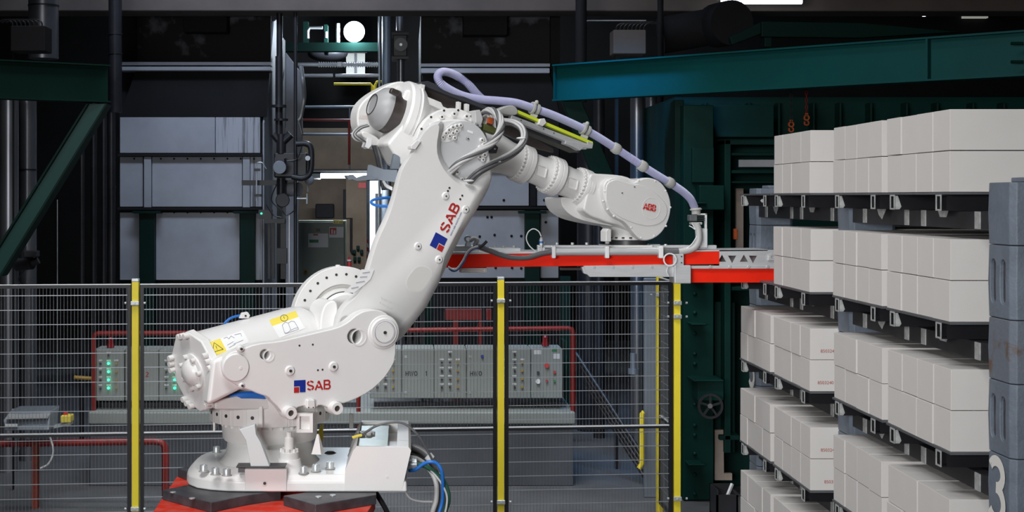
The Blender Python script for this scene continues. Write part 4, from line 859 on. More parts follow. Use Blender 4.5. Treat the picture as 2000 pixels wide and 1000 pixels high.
logo(house, a, E1, Z_, (b-a).length*1.12, .0012, 0)
o1 = RP(599, 763, LN-.0005); glyphs('lettering', 'SAB', o1, E1, Z_, 19*PXM, 'logored', house, .17, .001, 1.02, .07)
pass
# raised barrel (balancing cylinder)
A_ = RP(386, 724, -.085); B_ = RP(604, 655, .075); ax = (B_-A_).normalized(); LB = (B_-A_).length; rb = 69*PXM
RB0, RB1 = 74*PXM, 68*PXM
bar_ = obj('balance_cylinder', MB().lathe(A_, ax, [(0, RB0), (LB*.86, RB1), (LB*.93, RB1*.97), (LB*.98, RB1*.86), (LB, RB1*.7), (LB+.02, RB1*.4), (LB+.03, 0)], 64), 'robot', rob)
x_, y_ = frame(ax); 
cap = obj('end_cap', MB().lathe(A_+ax*.022, -ax, [(0, RB0*1.02), (.006, RB0*1.1), (.04, RB0*1.1), (.045, RB0*1.07)], 10, .3), 'robot', bar_, bevel=.008, seg=3)
cf = A_-ax*.023
for g_, a0 in enumerate((.15, 1.45, 2.75, 4.0, 5.2)):
    for k in (-1, 0, 1):
        a = a0+k*.17; c = cf+(x_*math.cos(a)+y_*math.sin(a))*RB0*.99; obj('cap_bolt', MB().cyl(c, c-ax*.026, .0145, n=12), 'bolt', cap, bevel=.002, seg=1)
hub = obj('hub', MB().lathe(cf, -ax, [(0, RB0*.5), (.008, RB0*.5), (.012, RB0*.44), (.012, RB0*.36), (.03, RB0*.32), (.045, RB0*.2), (.048, 0)], 36), 'robot', cap)
for k in range(7):
    a = k*2*math.pi/7+.4; c = cf+(x_*math.cos(a)+y_*math.sin(a))*RB0*.44; obj('hub_bolt', MB().cyl(c-ax*.01, c-ax*.03, .011, n=10), 'bolt', cap)
def hitcyl(px, py, A, d, r0, r1, L, off=.0012):
    o = V((0, 0, EYE)); dr = V(((px-PX)/F, 1, -(py-PY)/F))
    r = (r0+r1)/2
    for _ in range(4):
        w_ = o-A; a = dr-d*dr.dot(d); b = w_-d*w_.dot(d); qa = a.dot(a); qb = 2*a.dot(b); qc = b.dot(b)-(r+off)**2; D = qb*qb-4*qa*qc
        t = (-qb-math.sqrt(max(D, 0)))/(2*qa); p = o+dr*t; s_ = (p-A).dot(d)/L; r = r0+(r1-r0)*min(max(s_/.86, 0), 1)
    return p
def bardecal(nm, q, mt, par, off=.0012, n=8):
    m = MB(); vs = []; q = [V((*p, 0)) for p in q]
    for j in range(n+1):
        for i in range(n+1):
            u, v_ = i/n, j/n; p = q[0].lerp(q[1], u).lerp(q[3].lerp(q[2], u), v_); vs.append(hitcyl(p.x, p.y, A_, ax, RB0, RB1, LB, off))
    m.add(vs, [(j*(n+1)+i, j*(n+1)+i+1, (j+1)*(n+1)+i+1, (j+1)*(n+1)+i) for j in range(n) for i in range(n)]); return obj(nm, m, mt, par)
def barline(nm, pts, wpx, mt, par, off=.0022):
    m = MB(); pp = [pts[0]]
    for (xa, ya), (xb, yb_) in zip(pts, pts[1:]):
        k_ = max(1, int(math.hypot(xb-xa, yb_-ya)/2.5)); pp += [(xa+(xb-xa)*i/k_, ya+(yb_-ya)*i/k_) for i in range(1, k_+1)]
    pts = pp
    for i in range(len(pts)-1):
        (x0, y0), (x1, y1) = pts[i], pts[i+1]; L = math.hypot(x1-x0, y1-y0); nx, ny = -(y1-y0)/L*wpx/2, (x1-x0)/L*wpx/2
        m.add([hitcyl(x, y, A_, ax, RB0, RB1, LB, off) for x, y in ((x0+nx, y0+ny), (x1+nx, y1+ny), (x1-nx, y1-ny), (x0-nx, y0-ny))], [(0, 1, 2, 3)])
    obj(nm, m, mt, par, smooth=False)
s1 = bardecal('warning_sticker', [(401, 671), (430, 661), (443, 686), (415, 696)], 'stickyellow', bar_); barline('triangle_mark', [(418, 669), (436, 682), (415, 688), (418, 669)], .9, 'ink', s1); barline('exclamation_mark', [(421.5, 675), (423.5, 681)], .9, 'ink', s1); barline('exclamation_mark', [(424, 682.6), (424.4, 683.8)], .9, 'ink', s1)
s2 = bardecal('white_sticker', [(430, 661), (474, 645), (487, 668), (443, 686)], 'stickwhite', bar_, .0010)
for pts in ([(437, 661), (443, 658), (447, 662), (451, 656), (458, 660)], [(458, 654), (470, 651), (472, 657)], [(444, 674), (456, 667)], [(456, 672), (475, 664)], [(447, 679), (460, 672)]): barline('diagram_mark', pts, .7, 'inkgrey', s2)
s3 = bardecal('instruction_sticker', [(526, 625), (577, 607), (583, 619), (532, 637)], 'stickyellow', bar_); s4 = bardecal('white_sticker', [(532, 637), (583, 619), (596, 641), (546, 660)], 'stickwhite', bar_)
cp = circ(555, 621, 7.2, 18, 6.2); barline('circle_mark', cp+[cp[0]], .8, 'ink', s3); barline('exclamation_mark', [(554, 617.5), (555.5, 622.5)], .9, 'ink', s3)
barline('book_mark', [(551, 635), (557, 629), (563, 631), (569, 627), (575, 628), (582, 640), (576, 641), (568, 645), (561, 650), (556, 650), (551, 635)], .8, 'inkgrey', s4); barline('book_mark', [(563, 631), (568, 645)], .8, 'inkgrey', s4); barline('book_mark', [(556, 650), (558, 652), (583, 643), (582, 640)], .8, 'inkgrey', s4)
m = MB(); c = hitcyl(477, 617, A_, ax, RB0, RB1, LB, 0); m = slab([(468, 622), (473, 611), (484, 609), (489, 616), (486, 622)], -.02, .0); obj('lifting_eye', m, 'robot', bar_, bevel=.003); obj('eye_hole', disc(480, 617, 2*PXM, -.024, -.018, 10), 'hole', bar_)
obj('air_hose', MB().tube(catmull([RP(438, 632, .0), RP(448, 623, .02), RP(460, 618, .03), RP(475, 616, .03)]), .006, 8), 'blue', bar_)
obj('side_mount', slab([(415, 705), (445, 690), (520, 700), (520, 768), (470, 762), (420, 787), (405, 792)], -.30, -.22), 'robot', bar_, bevel=.02, seg=3)
obj('blue_hose', MB().tube(catmull([RP(448, 777, -.22), RP(480, 772, -.24), RP(520, 772, -.24)]), .018, 10), 'blue', rob)
obj('turret_neck', slab([(420, 783), (470, 772), (530, 781), (530, 800), (420, 800)], -.25, -.12), 'cast', rob, bevel=.008)
# big gear flange behind the shoulder
gc = RP(668, 622, .12); gx, gz = 97*PXM*1.09, 1
m = MB().ringx(gc, N_, .17, .262, .05, 72); gear = obj('gear_flange', m, 'robot', rob, bevel=.004)
obj('flange_ear', slab([(652, 536), (656, 528), (690, 527), (698, 533), (703, 545), (655, 545)], .126, .168), 'robot', gear, bevel=.004); c = RP(660, 528, .145); obj('breather', MB().lathe(c, (0, 0, 1), [(0, .008), (.008, .008), (.008, .013), (.026, .013), (.028, .01)], 14), 'robot', gear)
for i in range(12):
    a = math.radians(70+i*14); c = gc+(E1*math.cos(a)+Z_*math.sin(a))*.222; obj('hole', MB().cyl(c-N_*.002, c+N_*.002, .0068, n=12), 'hole', gear)
obj('gear_step', MB().lathe(gc+N_*.05, -N_, [(0, .18), (.02, .176), (.03, .155), (.05, .15), (.05, .145), (.07, .14)], 64), 'cast', gear)
obj('seal_ring', MB().ringx(gc-N_*.0215, -N_, .133, .137, .002, 64), 'hole', gear)
obj('gear_cover', MB().lathe(gc-N_*.0, -N_, [(0, .136), (.03, .132), (.04, .12)], 64), 'robot', gear)
m = slab(chaikin([(632, 600), (640, 590), (655, 585), (662, 600), (655, 640), (645, 665), (625, 660), (626, 620)], 2), -.1, .08); obj('motor_housing', m, 'robot', gear, bevel=.01)
# ------------------------------------------------------------------ lower arm
LA = -.245
outer = [(806, 288), (810, 277), (818, 264), (830, 249), (848, 238), (872, 233), (902, 232), (924, 240), (940, 254), (950, 275), (955, 300), (961, 331), (959, 358), (942, 392), (898, 463), (841, 588), (812, 626), (777, 670), (730, 690), (680, 690), (652, 660), (650, 637), (655, 612), (668, 592), (690, 574), (702, 556), (713, 522), (722, 490), (733, 459), (748, 428), (757, 405), (765, 380), (772, 352), (777, 334), (786, 318), (797, 304)]
inner = [(806, 288), (810, 277), (818, 264), (830, 249), (848, 238), (866, 236), (862, 258), (857, 280), (858, 302), (867, 322), (880, 339), (897, 353), (916, 361), (936, 377), (925, 394), (886, 470), (834, 577), (796, 626), (766, 655), (730, 680), (680, 690), (652, 660), (650, 637), (655, 612), (668, 592), (690, 574), (702, 556), (713, 522), (722, 490), (733, 459), (748, 428), (757, 405), (765, 380), (772, 352), (777, 334), (786, 318), (797, 304)]
oc = chaikin(outer, 1)
arm = obj('lower_arm', MB().loft([rpoly(oc, LA+.055), rpoly(oc, .02)]), 'robot', rob, bevel=.012, seg=3)
# near shell with crescent recess and chamfered front edge
ic = chaikin(inner, 1)
sh_o = [(806, 288), (810, 277), (818, 264), (830, 249), (848, 238), (866, 236), (864, 258), (860, 280), (861, 301), (870, 320), (882, 336), (899, 350), (922, 354), (956, 334), (960, 350), (942, 392), (898, 463), (841, 588), (812, 626), (777, 670), (680, 690), (652, 660), (650, 637), (655, 612), (668, 592), (690, 574), (702, 556), (713, 522), (722, 490), (733, 459), (748, 428), (757, 405), (765, 380), (772, 352), (777, 334), (786, 318), (797, 304)]
sh_i = [(812, 290), (816, 279), (823, 267), (834, 253), (848, 243), (858, 243), (857, 258), (853, 280), (854, 303), (863, 325), (876, 343), (893, 358), (916, 368), (934, 376), (933, 380), (922, 398), (882, 474), (828, 580), (792, 626), (762, 655), (680, 682), (660, 660), (658, 637), (664, 614), (676, 597), (697, 580), (711, 558), (722, 524), (731, 492), (742, 462), (757, 431), (766, 406), (773, 381), (780, 353), (784, 336), (792, 321), (802, 306)]
shell = obj('arm_shell', MB().loft([rpoly(chaikin(sh_o, 1), LA+.056), rpoly(chaikin(sh_o, 1), LA+.042), rpoly(chaikin(sh_i, 1), LA)]), 'robot', arm, bevel=.006, seg=3, ang=50)
# recess window
def rrect(pts, it=2): return chaikin(pts, it)
win = rrect([(790, 557), (795, 540), (815, 516), (840, 521), (846, 535), (840, 550), (824, 573), (800, 571)], 2)
obj('recess_rim', MB().loft([rpoly(win, LA-.0005), rpoly([(818+(x-818)*.93, 545+(y-545)*.93) for x, y in win], LA-.0012)]), 'cast', arm)
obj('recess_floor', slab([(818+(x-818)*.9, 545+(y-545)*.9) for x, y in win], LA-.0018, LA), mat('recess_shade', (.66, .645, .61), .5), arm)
for x, y in ((870, 383), (909, 409), (816, 481), (857, 507)): boss(x, y, 7.5*PXM, .010, arm, LA, 1.6*PXM)
for x, y in ((878, 367), (875, 373), (903, 382), (899, 389)): obj('hole', disc(x, y, 2.2*PXM, LA-.002, LA+.002, 12), 'hole', arm)
# lettering along the arm
up = (RP(886, 385, LA)-RP(846, 470, LA)).normalized(); sd = -(N_.cross(up)).normalized(); sd = sd if sd.x > 0 else -sd
lx = up; ly = -sd   # text runs up the arm
ly = lx.cross(N_)*-1 if (lx.cross(N_)*-1).dot(sd) < 0 else lx.cross(N_)
lz = lx.cross(ly)
def lp(px, py): return RP(px, py, LA-.0012)
sq = 30*PXM; oo = lp(862, 492)
def fl(pts, o): return MB().prism([V(o)+lx*x*sq+ly*y*sq for x, y in pts], -N_*.0006)
obj('logo_blue', fl([(0, .46), (.46, .46), (.46, 0), (1, 0), (1, 1), (0, 1)], oo), 'logoblue', arm, smooth=False)
obj('logo_red', fl([(0, -.04), (.40, -.04), (.40, .40), (0, .40)], oo), 'logored', arm, smooth=False)
o1 = lp(874, 457); glyphs('lettering', 'SAB', o1, lx, ly, 22*PXM, 'logored', arm, .18, .0008, 1.12, .08)
pass
text('web_lettering', 'www.sab-austria.com', lp(881, 461), lx, ly, 4.6*PXM, 'logoblue', arm, .0, .0006, .98)
text('cast_number', '3HAC16023-2  12', lp(744, 583), (RP(797, 608, LA)-RP(744, 585, LA)), (RP(744, 583, LA)-RP(748, 592, LA)), 4.2*PXM, 'cast', arm, .015, .0025)
text('cast_number', 'T YC225505', lp(742, 593), (RP(797, 618, LA)-RP(744, 593, LA)), (RP(744, 583, LA)-RP(748, 592, LA)), 4.2*PXM, 'cast', arm, .015, .0025)
obj('instruction_sheet', slab([(706, 526), (731, 527), (724, 545), (712, 556), (690, 572), (672, 571), (688, 556), (702, 540)], LA-.004, LA-.002), 'stickwhite', arm)
for pts in ([(708, 533), (722, 531)], [(703, 541), (717, 540)], [(695, 552), (712, 549)], [(686, 563), (700, 560)]): obj('print_line', MB().bar(RP(*pts[0], LA-.0055), RP(*pts[1], LA-.0055), .003, .002), 'inkgrey', arm)
h2 = boss(675, 628, 13*PXM, .004, arm, LA, 2.2*PXM)
obj('latch', slab([(803, 285), (814, 274), (823, 276), (812, 292), (803, 291)], LA-.012, LA+.03), 'robot', arm, bevel=.003)
# elbow disc, bolts
LD = LA+.055
disc_ = obj('elbow_plate', disc(905, 291, 58*PXM, LD-.006, LD+.002, 56), mat('elbow_grey', (.56, .565, .57), .5), arm)
def bolt(px, py, lat, r=.013, par=None, h=.012):
    c = RP(px, py, lat); o = obj('bolt', MB().lathe(c+N_*.002, -N_, [(0, r), (h, r), (h+.002, r*.85), (h+.002, r*.5), (h-.004, r*.45)], 16), 'bolt', par); obj('bolt_socket', MB().cyl(c-N_*(h-.002), c-N_*(h+.0005), r*.42, n=6), 'socket', o)
for u, v_ in ((292, 790), (330, 738), (370, 695), (420, 660), (472, 643), (522, 635), (378, 775), (422, 735), (470, 712), (445, 797)): bolt(820+u/6.667, 150+v_/6.667, LD-.006, .0115, disc_)
for x, y in ((940, 274), (944, 282), (937, 288), (945, 303), (936, 307), (942, 312), (892, 337), (901, 351)): bolt(x, y, LD-.006, .0115, disc_)
boss(914, 271, 6.5*PXM, .004, disc_, LD-.006, 1.5*PXM)
obj('bolt_patch', slab(chaikin([(858, 272), (860, 262), (880, 246), (900, 241), (904, 248), (896, 262), (884, 276), (866, 279)], 2), LD-.008, LD-.004), 'robot', disc_)
obj('rating_label', slab([(914, 254), (924, 257), (924, 262), (914, 258)], LD-.008, LD-.006), 'stickwhite', disc_)
# ------------------------------------------------------------------ upper arm
ring = obj('elbow_flange', MB().ringx(RP(884, 292, .03), N_, .12, .212, .04, 72), 'robot', rob, bevel=.004); rc = RP(884, 292, .03)
obj('flange_body', MB().cyl(rc+N_*.02, rc+N_*.2, .19, n=64), 'robot', ring)
obj('flange_step', MB().lathe(rc-N_*.0, -N_, [(-.01, .17), (.02, .168), (.02, .1)], 64), 'cast', ring)
for i in range(18):
    a = math.radians(35+i*11.5); c = rc+(E1*math.cos(a)+Z_*math.sin(a))*.2045
    if i % 2 == 0: obj('hole', MB().cyl(c-N_*.002, c+N_*.002, .0062, n=12), 'hole', ring)
    c = rc+(E1*math.cos(a)+Z_*math.sin(a))*.181
    if i % 2: b = obj('bolt', MB().cyl(c-N_*.02, c-N_*.036, .013, n=14), 'bolt', ring, bevel=.002); obj('bolt_socket', MB().cyl(c-N_*.036, c-N_*.037, .006, n=6), 'hole', b)
LU = .25
Ua = RP(735, 207, LU); Ub = RP(1160, 376, LU); ud = (Ub-Ua).normalized(); UL = (Ub-Ua).length
def upt(px):
    y = 207+(px-735)*(376-207)/(1160-735); return (RP(px, y, LU)-Ua).dot(ud)
def upr(px, rpx): 
    return rpx*RP(px, 300, LU).y/F
def ulathe(pr, n=56): return MB().lathe(Ua, ud, [(upt(x), upr(x, r)) for x, r in pr], n)
ub = obj('upper_arm', ulathe([(772, 0.1), (772, 66), (776, 69), (786, 70), (788, 68), (791, 68), (792, 70), (800, 66), (812, 54), (824, 47), (842, 45), (866, 44), (930, 43), (960, 40), (990, 33), (1000, 32.5), (1008, 33)]), 'robot', rob, ang=25)
plate = obj('drive_plate', slab(chaikin([(697, 232), (699, 214), (707, 200), (722, 186), (745, 172), (775, 158), (800, 160), (800, 290), (760, 286), (735, 285), (712, 268), (699, 250)], 2), LU+.10, LU+.2), 'robot', ub, bevel=.01, seg=3)
glyphs('faded_lettering', 'ABB', RP(701, 232, LU+.099), E1, Z_, 8*PXM, 'faded', plate, .2)
Mq = MB(); t0 = upt(724)
obj('motor_shell', ulathe([(750, 43.5), (756, 44.5), (780, 45)], 48), 'motordark', ub, ang=25)  # barrel's unlit side put into the colour as a dark shell
obj('motor_cover', ulathe([(729, 0.1), (729, 19.5), (728.5, 20.5), (727, 21.5), (727.5, 24), (733, 31), (740, 40), (747, 43.2), (751, 44)], 48), 'motorgrey', ub, ang=30)
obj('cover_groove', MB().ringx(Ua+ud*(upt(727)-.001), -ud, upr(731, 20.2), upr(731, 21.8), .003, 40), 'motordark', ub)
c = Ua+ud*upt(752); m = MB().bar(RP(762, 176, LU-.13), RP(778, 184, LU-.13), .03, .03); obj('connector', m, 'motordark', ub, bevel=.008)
obj('lower_lobe', slab(chaikin([(704, 262), (712, 254), (742, 270), (752, 290), (735, 292), (722, 278)], 1), LU-.0, LU+.10), 'robot', plate, bevel=.01)
cl = obj('cable_clamp', slab([(718, 268), (727, 272), (726, 284), (720, 291), (713, 287), (716, 278)], LU-.22, LU-.17), 'wirewhite', plate, bevel=.003)
for i in range(4): obj('motor_cable', MB().tube(catmull([RP(716+i*1.5, 243+i, LU-.2), RP(700+i*2, 248+i, LU-.22), RP(688+i*2.2, 262, LU-.24), RP(696+i*3, 274-i, LU-.24), RP(717, 276+i, LU-.2)]), .0045, 6), 'cabledark' if i % 2 else 'cable', plate)
for i in range(3): obj('down_cable', MB().tube(catmull([RP(729+i*3, 285, .25), RP(735+i*3, 305, .22), RP(741+i*3, 335, .2), RP(748+i*4, 370, .15)]), .008, 8), 'dblack' if i < 2 else 'cabledark', rob)
obj('elbow_gusset', slab([(757, 281), (790, 240), (830, 230), (830, 322), (800, 327), (784, 323)], .10, LU+.03), 'robot', ub, bevel=.016, seg=4)
obj('shoulder_fairing', slab(chaikin([(796, 170), (808, 178), (826, 205), (850, 217), (870, 222), (870, 300), (790, 300), (780, 200)], 1), .15, LU+.08), 'robot', ub, bevel=.02, seg=3)
# forearm tubes and bolted flanges
def sec(nm, pr): return obj(nm, ulathe(pr), 'robot', ub, bevel=.002, seg=1, ang=30)
sec('forearm_tube', [(1005, 30), (1030, 30), (1052, 29), (1066, 31), (1072, 34), (1076, 34)]); sec('forearm_tube', [(1090, 31), (1110, 29.5), (1126, 31), (1134, 33)])
fls = []
for (x0, x1, r) in ((1011, 1029, 38), (1071, 1088, 38.5), (1127, 1143, 37.5)):
    f_ = sec('forearm_flange', [(x0, r-4), (x0, r-.6), (x0+1, r), ((x0+x1)/2-.4, r), ((x0+x1)/2, r-.8), ((x0+x1)/2+.4, r), (x1-1, r), (x1, r-1), (x1+4, 31)])
    ux, uy = frame(ud)
    for k in range(28):
        a = k*2*math.pi/28; c = Ua+ud*upt(x0)+(ux*math.cos(a)+uy*math.sin(a))*upr(x0, r-4.2)
        dirv = (ux*math.cos(a)+uy*math.sin(a))
        if dirv.y > .55: continue
        obj('flange_bolt', MB().lathe(c+ud*.001, -ud, [(0, .0095), (.016, .0095), (.018, .007), (.018, .004), (.012, .004)], 10), 'bolt', f_)
for (cx, cy) in ((1057, 334), (1118, 358)):
    q = [(cx-10, cy-15), (cx+12, cy-7), (cx+8, cy+15), (cx-13, cy+7)]
    pts = []
    for x, y in [((1-t_)*q[a_][0]+t_*q[(a_+1) % 4][0], (1-t_)*q[a_][1]+t_*q[(a_+1) % 4][1]) for a_ in range(4) for t_ in (.1, .3, .5, .7, .9)]: pts.append(hitcyl(x, y, Ua, ud, upr(1060, 30), upr(1060, 30), 1e3, .001))
    ctr = sum(pts, V())/len(pts); m = MB(); r0 = pts; r1 = [p+(p-ctr)*.0-N_*.007 for p in pts]; r2 = [ctr+(p-ctr)*.82-N_*.007 for p in pts]; r3 = [ctr+(p-ctr)*.78-N_*.002 for p in pts]
    m.loft([r0, r1, r2, r3]); obj('cast_frame', m, 'robot', ub)
# wrist
wr = obj('wrist_housing', slab(chaikin([(1152, 339), (1165, 339), (1200, 341), (1222, 344), (1240, 352), (1265, 347), (1288, 354), (1303, 378), (1306, 408), (1298, 440), (1278, 462), (1262, 468), (1235, 456), (1212, 440), (1190, 436), (1170, 428), (1156, 424), (1140, 412), (1140, 404), (1149, 370)], 1), LU-.10, LU+.14), 'robot', rob, bevel=.015, seg=3)
obj('wrist_fork', slab(chaikin([(1095, 388), (1100, 384), (1125, 390), (1190, 420), (1230, 438), (1210, 444), (1160, 436), (1122, 426), (1100, 408)], 2), LU-.02, LU+.16), 'robot', wr, bevel=.012, seg=3)
obj('wrist_neck', ulathe([(1140, 34), (1152, 36), (1172, 40), (1185, 38)], 48), 'robot', wr)
wc = [(1179, 370), (1181, 357), (1190, 349), (1205, 346), (1219, 349), (1232, 356), (1240, 357), (1252, 350), (1264, 347), (1280, 350), (1292, 357), (1302, 370), (1309, 388), (1311, 406), (1307, 428), (1297, 449), (1283, 463), (1265, 470), (1250, 468), (1238, 455), (1228, 441), (1218, 432), (1203, 426), (1189, 411), (1181, 390)]
rimp = chaikin(wc, 2); cx_, cy_ = 1240, 402
cov = obj('wrist_cover', slab(rimp, LU-.155, LU-.135), 'robot', wr, bevel=.006, seg=3)
obj('cover_edge', slab([(cx_+(x-cx_)*1.012-1.5, cy_+(y-cy_)*1.012) for x, y in rimp], LU-.135, LU-.095), 'cast', wr, bevel=.003)
ipl = chaikin([(1183, 372), (1186, 358), (1196, 352), (1208, 350), (1222, 356), (1236, 360), (1250, 360), (1272, 370), (1290, 384), (1304, 402), (1303, 422), (1292, 436), (1272, 442), (1252, 440), (1230, 433), (1210, 424), (1195, 412), (1184, 398)], 2)
obj('cover_panel', slab(ipl, LU-.160, LU-.150), 'robot', cov, bevel=.004, seg=3)
for (x, y) in ((1187, 352), (1178, 372), (1175, 392), (1184, 409), (1197, 423), (1222, 431), (1232, 446), (1252, 467), (1279, 463), (1303, 443), (1312, 405), (1302, 371), (1281, 351), (1247, 350)): 
    c = RP(1243+(x-1243)*.955, 406+(y-406)*.955, LU-.152); obj('edge_screw', MB().ball(c, .008, 6, (1, .8, .8)), 'robot', cov)
for x, y in ((1215, 377), (1239, 365)): boss(x, y, 3.2*PXM, .004, cov, LU-.160, 1.1*PXM)
cb = RP(1272, 407, LU-.160); obj('logo_ring', MB().ringx(cb-N_*.0001, -N_, 20.5*PXM*1.17, 21.5*PXM*1.17, .0012, 48), 'robot', cov)
la = RP(1256, 408.5, LU-.162); lb = RP(1283, 414, LU-.162); xd = (lb-la).normalized(); yd = -(N_.cross(xd)); yd = yd if yd.z > 0 else -yd
glyphs('lettering', 'CBB', la, xd, yd, 13.0*PXM*1.15, 'abb', cov, .25, .0006, .92, .03)
stencil_gaps(cov, la, xd, yd, 13.5*PXM*1.15, .001, [(-.05, .44, 2.6, .49), (.38, -.05, .415, 1.1), (1.15, -.05, 1.185, 1.05), (1.92, -.05, 1.955, 1.05)])
c = RP(1226, 452, LU); z5 = c.z; 
tool = obj('tool_flange', MB().lathe(V((c.x, c.y, P(0, 468, c.y).z)), (0, 0, 1), [(0, .105), (.012, .105), (.02, .1), (.05, .1), (.09, .085), (.12, .08)], 40), 'cast', wr)
obj('flange_disc', MB().lathe(V((c.x, c.y, P(0, 479, c.y).z)), (0, 0, 1), [(0, .105), (.004, .108), (.028, .108), (.032, .1)], 48), 'dblack', tool)
m = MB()
for k in range(16):
    a = k*math.pi/8; q = V((c.x+math.cos(a)*.106, c.y+math.sin(a)*.106, P(0, 465, c.y).z)); m.cyl(q, q+V((0, 0, .008)), .008, n=8)
obj('flange_screws', m, 'hole', tool)
obj('sensor_box', slab([(1184, 452), (1188, 446), (1194, 448), (1194, 472), (1184, 472)], LU-.12, LU-.06), 'robot', tool, bevel=.004); m = disc(1187, 472, .001, LU-.1, LU-.09); q = RP(1186, 476, LU-.09); obj('sensor_plug', MB().cyl(q, q+V((0, 0, .025)), .012, n=12), 'cable', tool)
# ------------------------------------------------------------------ dress pack
LH = .20
obj('rail_channel', slab([(822, 160), (836, 158), (966, 214), (960, 224), (948, 214), (824, 166)], LH-.02, LH+.12), 'railblack', rob, bevel=.003)
obj('rail_side', slab([(826, 167), (940, 216), (962, 226), (1080, 290), (1082, 298), (1050, 290), (960, 250), (935, 235), (900, 222), (850, 200), (833, 190), (826, 184)], LH+.03, LH+.06), 'motordark', rob)
obj('rail_bar', slab([(955, 213), (1135, 292), (1131, 298), (950, 222)], LH+.0, LH+.10), 'railblack', rob, bevel=.003)
obj('steel_post', slab([(822, 164), (830, 166), (828, 182), (824, 184)], LH-.05, LH-.02), 'cast', rob)
for x, y in ((898, 202), (914, 206)): obj('rail_support', slab([(x-3, y-4), (x+3, y-2), (x+2, y+22), (x-4, y+20)], LH-.06, LH-.03), 'cast', rob, bevel=.002)
obj('support_ledge', slab([(828, 186), (862, 200), (866, 208), (880, 214), (916, 228), (916, 236), (880, 222), (862, 214), (828, 200)], LH-.08, LH), 'cast', rob, bevel=.003)
tr = obj('sliding_rail', slab([(1000, 225), (1150, 282), (1145, 292), (998, 234)], LH-.06, LH-.02), 'alu', rob, bevel=.002)
obj('lime_strip', slab([(1012, 215), (1058, 235), (1056, 240), (1011, 221)], LH-.055, LH-.02), 'lime', tr); obj('lime_strip', slab([(1061, 236), (1158, 277), (1158, 283), (1060, 242)], LH-.055, LH-.02), 'lime', tr)
obj('rail_end', slab([(1105, 275), (1158, 284), (1157, 290), (1140, 288), (1133, 294), (1118, 286), (1104, 281)], LH-.065, LH-.02), 'alu', tr, bevel=.002); obj('rail_end', slab([(1148, 276), (1159, 280), (1157, 290), (1147, 287)], LH-.06, LH-.01), 'alu', tr, bevel=.002)
for x, y in ((1018, 235), (1062, 252), (1082, 260)): obj('hole', disc(x, y, 1.4*PXM, LH-.062, LH-.058, 10), 'hole', tr)
obj('rail_head', slab(chaikin([(968, 218), (985, 208), (1000, 205), (1010, 210), (1013, 222), (1004, 226), (985, 224)], 1), LH-.06, LH+.0), 'greyplastic', tr, bevel=.006)
obj('slider', slab([(1056, 232), (1064, 231), (1068, 240), (1060, 247), (1052, 243)], LH-.07, LH-.02), 'cast', tr, bevel=.003)
hp = catmull([RP(946, 197, LH+.05), RP(930, 182, LH+.06), RP(915, 165, LH+.06), RP(897, 151, LH+.08), RP(878, 142, LH+.07), RP(862, 141, LH+.03), RP(855, 149, LH-.0), RP(860, 162, LH-.02), RP(878, 175, LH-.01), RP(904, 187, LH), RP(938, 194, LH), RP(975, 197, LH), RP(1008, 201, LH), RP(1040, 211, LH), RP(1075, 223, LH), RP(1108, 237, LH), RP(1140, 252, LH), RP(1170, 269, LH), RP(1203, 290, LH), RP(1232, 309, LH-.02), RP(1256, 325, LH-.03), RP(1283, 342, LH-.03), RP(1308, 357, LH-.03), RP(1332, 373, LH-.02), RP(1348, 388, LH-.01), RP(1357, 406, LH)], 12)
rs = resample(hp, .0031)
hose = obj('corrugated_hose', MB().tube(rs, .02, 14, rf=lambda i: .0225 if i % 2 else .0172), 'hose', rob, ang=70)
def along(px): return min(range(len(rs)), key=lambda i: abs(PX+rs[i].x*F/rs[i].y-px)+(1000 if i < len(rs)*.25 else 0))
for x in (1203, 1255, 1308):
    i = along(x); d_ = (rs[i+3]-rs[i-3]).normalized(); obj('hose_collar', MB().lathe(rs[i]-d_*.025, d_, [(0, .024), (.006, .029), (.03, .031), (.044, .028), (.05, .024)], 24), 'greyplastic', hose)
for x in (1044, 1143):
    i = along(x); d_ = (rs[i+3]-rs[i-3]).normalized()
    c_ = obj('hose_clamp', MB().ringx(rs[i]-d_*.022, d_, .022, .034, .014, 24), 'greyplastic', hose, bevel=.002); obj('clamp_ring', MB().ringx(rs[i]+d_*.006, d_, .022, .031, .016, 24), 'greyplastic', c_, bevel=.002)
    obj('clamp_body', MB().bar(rs[i]+V((0, 0, -.028)), rs[i]+V((-.015, 0, -.06)), .03, .04), 'greyplastic', c_, bevel=.004); obj('clamp_knob', MB().ball(rs[i]+V((.01, -.01, .034)), .012, 6), 'greyplastic', c_)
# cable bundles
def bundle(nm, pts, r, k, twist, rs_, mats, sleeve=None, phase=0):
    path = resample(catmull(pts, 10), .012); par = obj(nm, MB().tube(path, r*.55, 8), 'cabledark', rob, ang=80); x = None
    for j in range(k):
        x = V((0, 1, 0)); pp = []
        for i, p in enumerate(path):
            t = (path[min(i+1, len(path)-1)]-path[max(i-1, 0)]).normalized(); x = (x-t*x.dot(t)).normalized(); y = t.cross(x); a = j*2*math.pi/k+i*twist+phase
            pp.append(p+(x*math.cos(a)+y*math.sin(a))*r*.72)
        obj('cable', MB().tube(pp, rs_, 8), mats[j % len(mats)], par, ang=80)
    return par
LC = -.26
bundle('cable_bundle', [RP(938, 232, .05), RP(950, 218, .0), RP(964, 217, -.08), RP(975, 228, -.15), RP(979, 246, -.2), RP(972, 266, LC), RP(955, 284, LC-.02), RP(930, 299, LC-.02), RP(905, 313, LC), RP(890, 325, LC+.02), RP(881, 336, LC+.06)], .0165, 6, .16, .0085, ['cable', 'cable', 'cabledark'])
